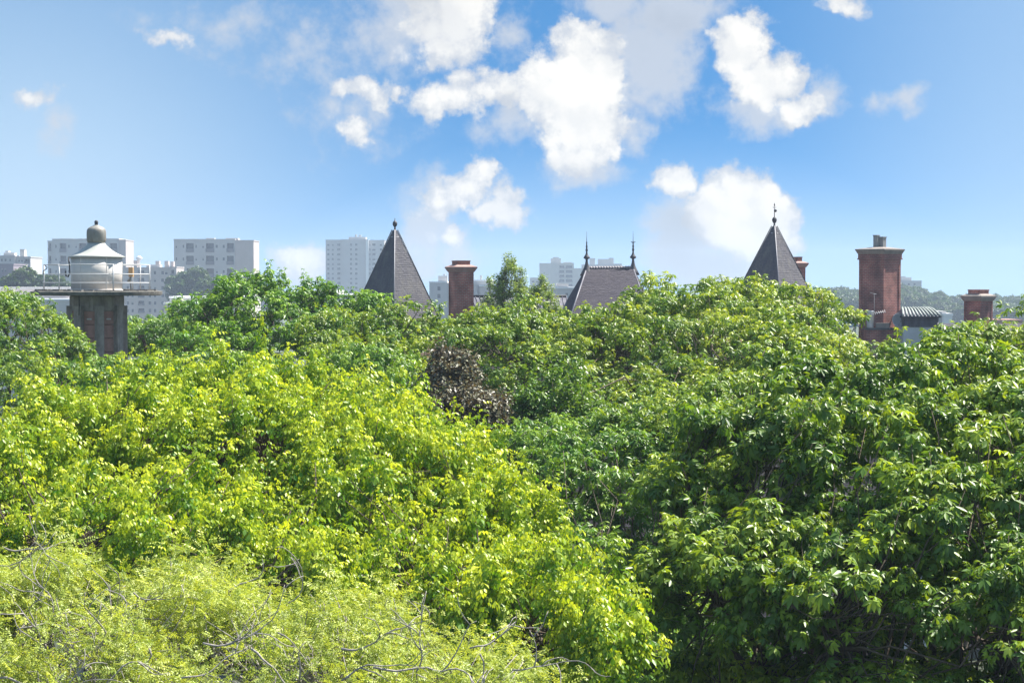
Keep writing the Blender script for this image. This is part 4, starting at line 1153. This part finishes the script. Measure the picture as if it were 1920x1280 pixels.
AP = 'distant apartment blocks'
rp, rd, rw, rk = M['render_pale'], M['render'], M['render_warm'], M['render_dark']
rowsB4 = [(456 + 23.6 * i, 472 + 23.6 * i) for i in range(5)]
lo = lambda a, b: (a, b, 'l', 0, 0)
sm_ = lambda a, b: (a, b, 'w', 3, 7)
block('apartment_building', 'pale slab block with three stacks of loggias and a blank right end wall', 326, 475, 449, 640,
      [dict(x0=326, x1=440, top=450, mat=rp, cols=[sm_(329, 332), sm_(342, 345), lo(349, 363), sm_(366, 369), sm_(379, 382), lo(386, 401), sm_(404, 408), sm_(417, 421), lo(425, 438)], rows=rowsB4),
       dict(x0=440, x1=475, top=452, mat=rw, dy=.3)], roofs=[(357, 366, 447.5, 450, rp), (384, 400, 446, 450, rp), (421, 444, 446, 450, rp)], group=AP, seed=1)
block('apartment_building', 'pale slab block with dark loggias half hidden behind the white lantern drum', 88, 235, 449, 660,
      [dict(x0=88, x1=98, top=453, mat=rp, dy=1.0, cols=[lo(90, 94)], rows=[(456 + 23.6 * i, 470 + 23.6 * i) for i in range(4)]),
       dict(x0=98, x1=163, top=449.5, mat=rp, cols=[sm_(103, 106), lo(112, 124), sm_(127, 131), sm_(141, 144), lo(148, 162)], rows=rowsB4),
       dict(x0=163, x1=222, top=449, mat=rp, dy=.2, cols=[sm_(166, 169), lo(172, 184), sm_(190, 194), lo(206, 219)], rows=rowsB4),
       dict(x0=222, x1=235, top=451, mat=rw, dy=.5)], roofs=[(108, 135, 447, 450, rp), (144, 160, 447, 450, rp)], group=AP, seed=2)
rows3 = [(508 + 14.2 * i, 514.5 + 14.2 * i) for i in range(6)]
b3 = block('apartment_building', 'lower six-storey block with small paired windows and roof chimneys right of the tower', 232, 331, 503, 600,
      [dict(x0=232, x1=319, top=503, mat=rw, cols=[(237, 241, 'w'), (246, 250, 'w'), (259, 270, 'l', -1, 0), (278, 283, 'w'), (288, 292.5, 'w'), (302, 307, 'w'), (309, 314, 'w')], rows=rows3),
       dict(x0=319, x1=331, top=502, mat=rw, dy=-.4, cols=[(321, 327, 'l', -2, -1)], rows=rows3)],
      roofs=[(248, 254, 488, 503, rw), (272, 297, 496, 503, rp), (289, 296, 489, 497, rw), (306, 313, 489, 503, rw), (317, 323, 490, 502, rw)], group=AP, seed=3)
q = MB(); q.lathe([(.35, 0), (.35, 2.6), (1.1, 3.0), (1.0, 3.6), (.2, 4.1)], 12, c=((257.5 - 232) * 600 / F, 3, at(232, 503, 600).z)); q.build('roof_vent', M['white_roof'], b3)
rows5 = [(456.5 + 9.0 * i, 461 + 9.0 * i) for i in range(11)]
b5 = block('apartment_building', 'white high-rise tower block with rows of small square windows left of the slate spire', 610, 720, 451, 1000,
      [dict(x0=610, x1=641, top=450.5, mat=rp, dy=1.5, cols=[(613, 617, 'w'), (621.5, 625, 'w'), (631.5, 637.5, 'w')], rows=rows5),
       dict(x0=641, x1=686, top=450, mat=rp, dy=0, cols=[(656, 660, 'w'), (665.5, 670, 'w')], rows=rows5),
       dict(x0=686, x1=691, top=450.5, mat=M['white_roof'], dy=-.8),
       dict(x0=691, x1=720, top=451, mat=rp, dy=1.5, cols=[(692, 694, 'w'), (697.5, 703.5, 'w'), (711.5, 716, 'w')], rows=rows5)],
      roofs=[(653, 685, 444, 450, rp), (665, 668, 439.5, 444, rd), (672, 676, 440, 444, rd)], group=AP, seed=4)
block('apartment_building', 'stepped pale block with roof cabins at the far left', -40, 56, 484, 560,
      [dict(x0=-40, x1=28, top=481, mat=rp, cols=[(-20, -15, 'w'), (-8, -3, 'w'), (1, 5, 'w'), (8, 12, 'w'), (17, 20, 'w')], rows=[(485 + 12 * i, 490 + 12 * i) for i in range(5)]),
       dict(x0=28, x1=56, top=483, mat=rp, dy=.6, cols=[(33, 36, 'w'), (38, 42, 'w'), (45, 54, 'l', 0, -1)], rows=[(486 + 12 * i, 491 + 12 * i) for i in range(5)])],
      roofs=[(3, 23, 473.5, 481, rp), (6, 12, 470, 474, rd), (34, 42, 467.5, 483, rd), (33.5, 42.5, 467, 469, rd)], group=AP, seed=5)
block('apartment_building', 'darker purplish block at the left edge in front of the stepped pale one', -60, 25, 497, 480,
      [dict(x0=-60, x1=25, top=497, mat=rk, cols=[(-40, -34, 'w'), (-25, -19, 'w'), (-12, -7, 'w'), (2, 5.5, 'w'), (8, 11.5, 'w')], rows=[(503 + 13 * i, 510 + 13 * i) for i in range(4)])], group=AP, seed=6)
block('apartment_building', 'grey hazy stepped block with a roof cabin left of the finialled roof', 995, 1092, 493, 1050,
      [dict(x0=1012, x1=1046, top=494.5, mat=rd, dy=.0),
       dict(x0=1046, x1=1076, top=494, mat=rd, dy=.7, cols=[(1049, 1058, 'l'), (1061, 1073, 'l')], rows=[(498 + 8.6 * i, 503 + 8.6 * i) for i in range(5)]),
       dict(x0=1076, x1=1096, top=504, mat=rd, dy=1.2),
       dict(x0=994, x1=1012, top=521.5, mat=rd, dy=.4, cols=[(997, 1002, 'w'), (1005, 1009, 'w')], rows=[(526, 530), (535, 539)])],
      roofs=[(1033, 1052, 484.5, 494.5, rd), (1037, 1048, 482, 485, rd), (1057, 1072, 491.5, 494, rd)], group=AP, seed=7)
block('apartment_building', 'pale hazy block with two roof cabins behind the ridge between the finials', 1092, 1166, 497, 1100,
      [dict(x0=1092, x1=1150, top=497, mat=rp), dict(x0=1150, x1=1166, top=495.5, mat=rp, dy=.5)],
      roofs=[(1106, 1116, 484, 497, rp), (1122, 1142, 485.5, 497, rp), (1142, 1151, 483.5, 497, rp)], group=AP, seed=8)
block('apartment_building', 'white flat-roofed buildings on both sides of the left brick chimney', 805, 945, 528, 520,
      [dict(x0=805, x1=838, top=530, mat=rp, cols=[(820, 826, 'w', 0, -2)], rows=[(537, 543), (551, 557)], edge=M['white_roof']), dict(x0=838, x1=895, top=533, mat=rp, dy=.4), dict(x0=888, x1=925, top=527, mat=rp, dy=1.0, edge=M['white_roof']), dict(x0=899, x1=945, top=537, mat=rw, dy=-.6, edge=M['white_roof'])],
      roofs=[(808, 822, 528.5, 531, rd), (821, 838, 517, 530, rp), (830, 834, 514, 517.5, rd), (900, 903, 516, 527, rd)], group=AP, seed=9)
block('warehouse', 'long low pale shed with a white roof edge left of the steep hipped roof', 975, 1095, 540, 420,
      [dict(x0=975, x1=1095, top=541, mat=rp, edge=M['white_roof'], cols=[(1060, 1065, 'w'), (1070, 1075, 'w')], rows=[(549, 554)]), dict(x0=1046, x1=1066, top=534, mat=rp, dy=1.0)], seed=10, group='low sheds beyond the trees')
block('warehouse', 'long low lavender shed with white roof strips behind the tower foot', -60, 132, 541, 330,
      [dict(x0=-60, x1=132, top=542, mat=rw, edge=rp), dict(x0=-60, x1=180, top=563, mat=rd, dy=-8, edge=M['white_roof'])], seed=11, group='low sheds beyond the trees')
block('warehouse', 'low shed with a white roof strip between the left apartment blocks', 318, 470, 558, 350,
      [dict(x0=318, x1=470, top=559, mat=rd, edge=M['white_roof']), dict(x0=318, x1=400, top=570, mat=rd, dy=-6, edge=M['white_roof'])], seed=12, group='low sheds beyond the trees')
block('warehouse', 'pale gabled shed roof below the white high-rise', 585, 650, 549, 300,
      [dict(x0=585, x1=660, top=556, mat=rp, edge=M['white_roof']), dict(x0=570, x1=628, top=549, mat=rp, dy=3, edge=M['white_roof'])], seed=13, group='low sheds beyond the trees')
block('apartment_building', 'white block standing among the hill trees right of the huge chimney', 1684, 1730, 527, 880,
      [dict(x0=1684, x1=1728, top=527.5, mat=rp, cols=[(1693, 1697, 'w'), (1702, 1706, 'w'), (1713, 1717, 'w')], rows=[(531, 535), (539, 543)])], roofs=[(1688, 1711, 520, 528, rd), (1692, 1700, 518, 520.5, rd)], group=AP, seed=14)
block('house', 'pale little building between the roof lantern and the squat brick chimney', 1752, 1782, 585, 250,
      [dict(x0=1754, x1=1772, top=588, mat=rp), dict(x0=1766, x1=1782, top=592, mat=M['white_roof'], dy=-1)], depth=5, roofs=[(1760, 1766, 583, 588, rp)], seed=15)
block('house', 'low house with pinkish red roof at the right edge', 1864, 1915, 606, 180,
      [dict(x0=1864, x1=1915, top=606, mat=M['brick_wall'], edge=M['brick_wall'])], depth=5, roofs=[(1878, 1884, 600, 606, M['brick_wall'])], seed=16)

# ----------------------------------------------------------------- far trees
def far_mesh(seed, tint):
    rng = np.random.default_rng(seed); sp = SPEC['far']
    lob = np.array([(0, 0, 6.5, 4.2, 4.2, 4.6), (2.2, 0, 4.8, 3.0, 3.0, 3.2), (-2.3, .5, 5.0, 3.0, 3.0, 3.4), (.4, -1, 9.0, 2.6, 2.6, 2.4)])
    bp, bo = make_boughs(rng, lob, .5, .15)
    lv = make_leaves(rng, bp, bo, sp); lv['col'] = lv['col'] * np.array(tint)
    me = leaves_mesh('crown', lv, TPL[sp['tpl']], M['leaf'], np.zeros(3))
    q = MB(); q.tube([(0, 0, -2), (0, 0, 3), (.2, 0, 8)], [.4, .32, .1], 6)
    return me, q.mesh('trunk', M['bark'])
FM = [far_mesh(91, (1, 1, 1)), far_mesh(92, (.85, 1.0, .95)), far_mesh(93, (1.1, 1.05, .9))]
def far_tree(px, top, Y, s, label, group, v, ground=None, squash=1.0):
    p = at(px, top, Y); z = p.z - 11.2 * s * squash
    r = empty('broadleaf_tree', (p.x, p.y, z), v * 1.7)
    r.scale = (s, s, s * squash)
    tag(r, label, 'tree', group)
    c = link('crown', FM[v % 3][0], r); c['kind'] = 'stuff'; link('trunk', FM[v % 3][1], r)
frg = random.Random(8)
# left, between the blocks
for i, (px, top, Y, s) in enumerate([(45, 506, 430, .95), (75, 518, 430, .75), (20, 524, 430, .7), (100, 520, 425, .7), (125, 530, 420, .6)]):
    far_tree(px, top, Y, s, ['biggest hazy rounded tree between the far left block and the tower railing', 'hazy tree just right of the biggest one behind the tower railing', 'hazy tree low at the foot of the far left block', 'hazy tree behind the left railing post of the tower', 'small hazy tree seen through the railing beside the drum'][i], 'hazy trees behind the tower', i)
for i, (px, top, Y, s) in enumerate([(368, 505, 560, 1.0), (340, 512, 560, .9), (388, 530, 540, .8), (420, 525, 540, .9), (455, 535, 520, .8)]):
    far_tree(px, top, Y, s, ['tall hazy tree in front of the left loggias of the slab block', 'hazy tree at the gap between the six-storey block and the slab block', 'lower hazy tree under the middle loggias of the slab block', 'hazy tree under the right loggias of the slab block', 'low hazy tree below the blank end wall of the slab block'][i], 'hazy trees before the slab block', i)
# the wooded hill on the right
HT = 'hazy trees of the wooded hill'
hl = 'hazy blue-green tree of the wood on the hill at the right'
for i in range(86):
    px = 1530 + (i * 37 % 430) + frg.uniform(-6, 6)
    row = i % 3
    ridge = np.interp(px, [1530, 1570, 1610, 1690, 1740, 1780, 1840, 1880, 1960], [552, 537, 545, 533, 545, 556, 553, 556, 560])
    top = ridge + row * 9 + frg.uniform(-3, 5)
    Y = 830 - row * 60 + frg.uniform(-25, 25)
    far_tree(px, top, Y, frg.uniform(.75, 1.15), hl, HT, i, squash=frg.uniform(.85, 1.15))
# low line of far woods elsewhere along the horizon
hl2 = 'far hazy tree in the low line of trees along the horizon'
for i in range(16):
    px = (470 + i * 22 if i < 7 else 620 + i * 27) + frg.uniform(-8, 8)
    far_tree(px, 549 + frg.uniform(-3, 6), 1180 + frg.uniform(-60, 60), frg.uniform(.9, 1.3), hl2, 'far trees along the horizon', i)

# ----------------------------------------------------------------- haze
hz = MB(); hz.box(-940, 940, -120, 1720, -1.2, 52)
hm_ = bpy.data.materials.new('haze'); hm_.use_nodes = True
t = hm_.node_tree; t.nodes.clear()
pv = t.nodes.new('ShaderNodeVolumePrincipled'); pv.inputs['Color'].default_value = (.66, .80, 1.0, 1); pv.inputs['Density'].default_value = .00036; pv.inputs['Anisotropy'].default_value = .1
ot = t.nodes.new('ShaderNodeOutputMaterial'); t.links.new(pv.outputs[0], ot.inputs['Volume'])
tag(hz.build('haze', hm_), kind='stuff')
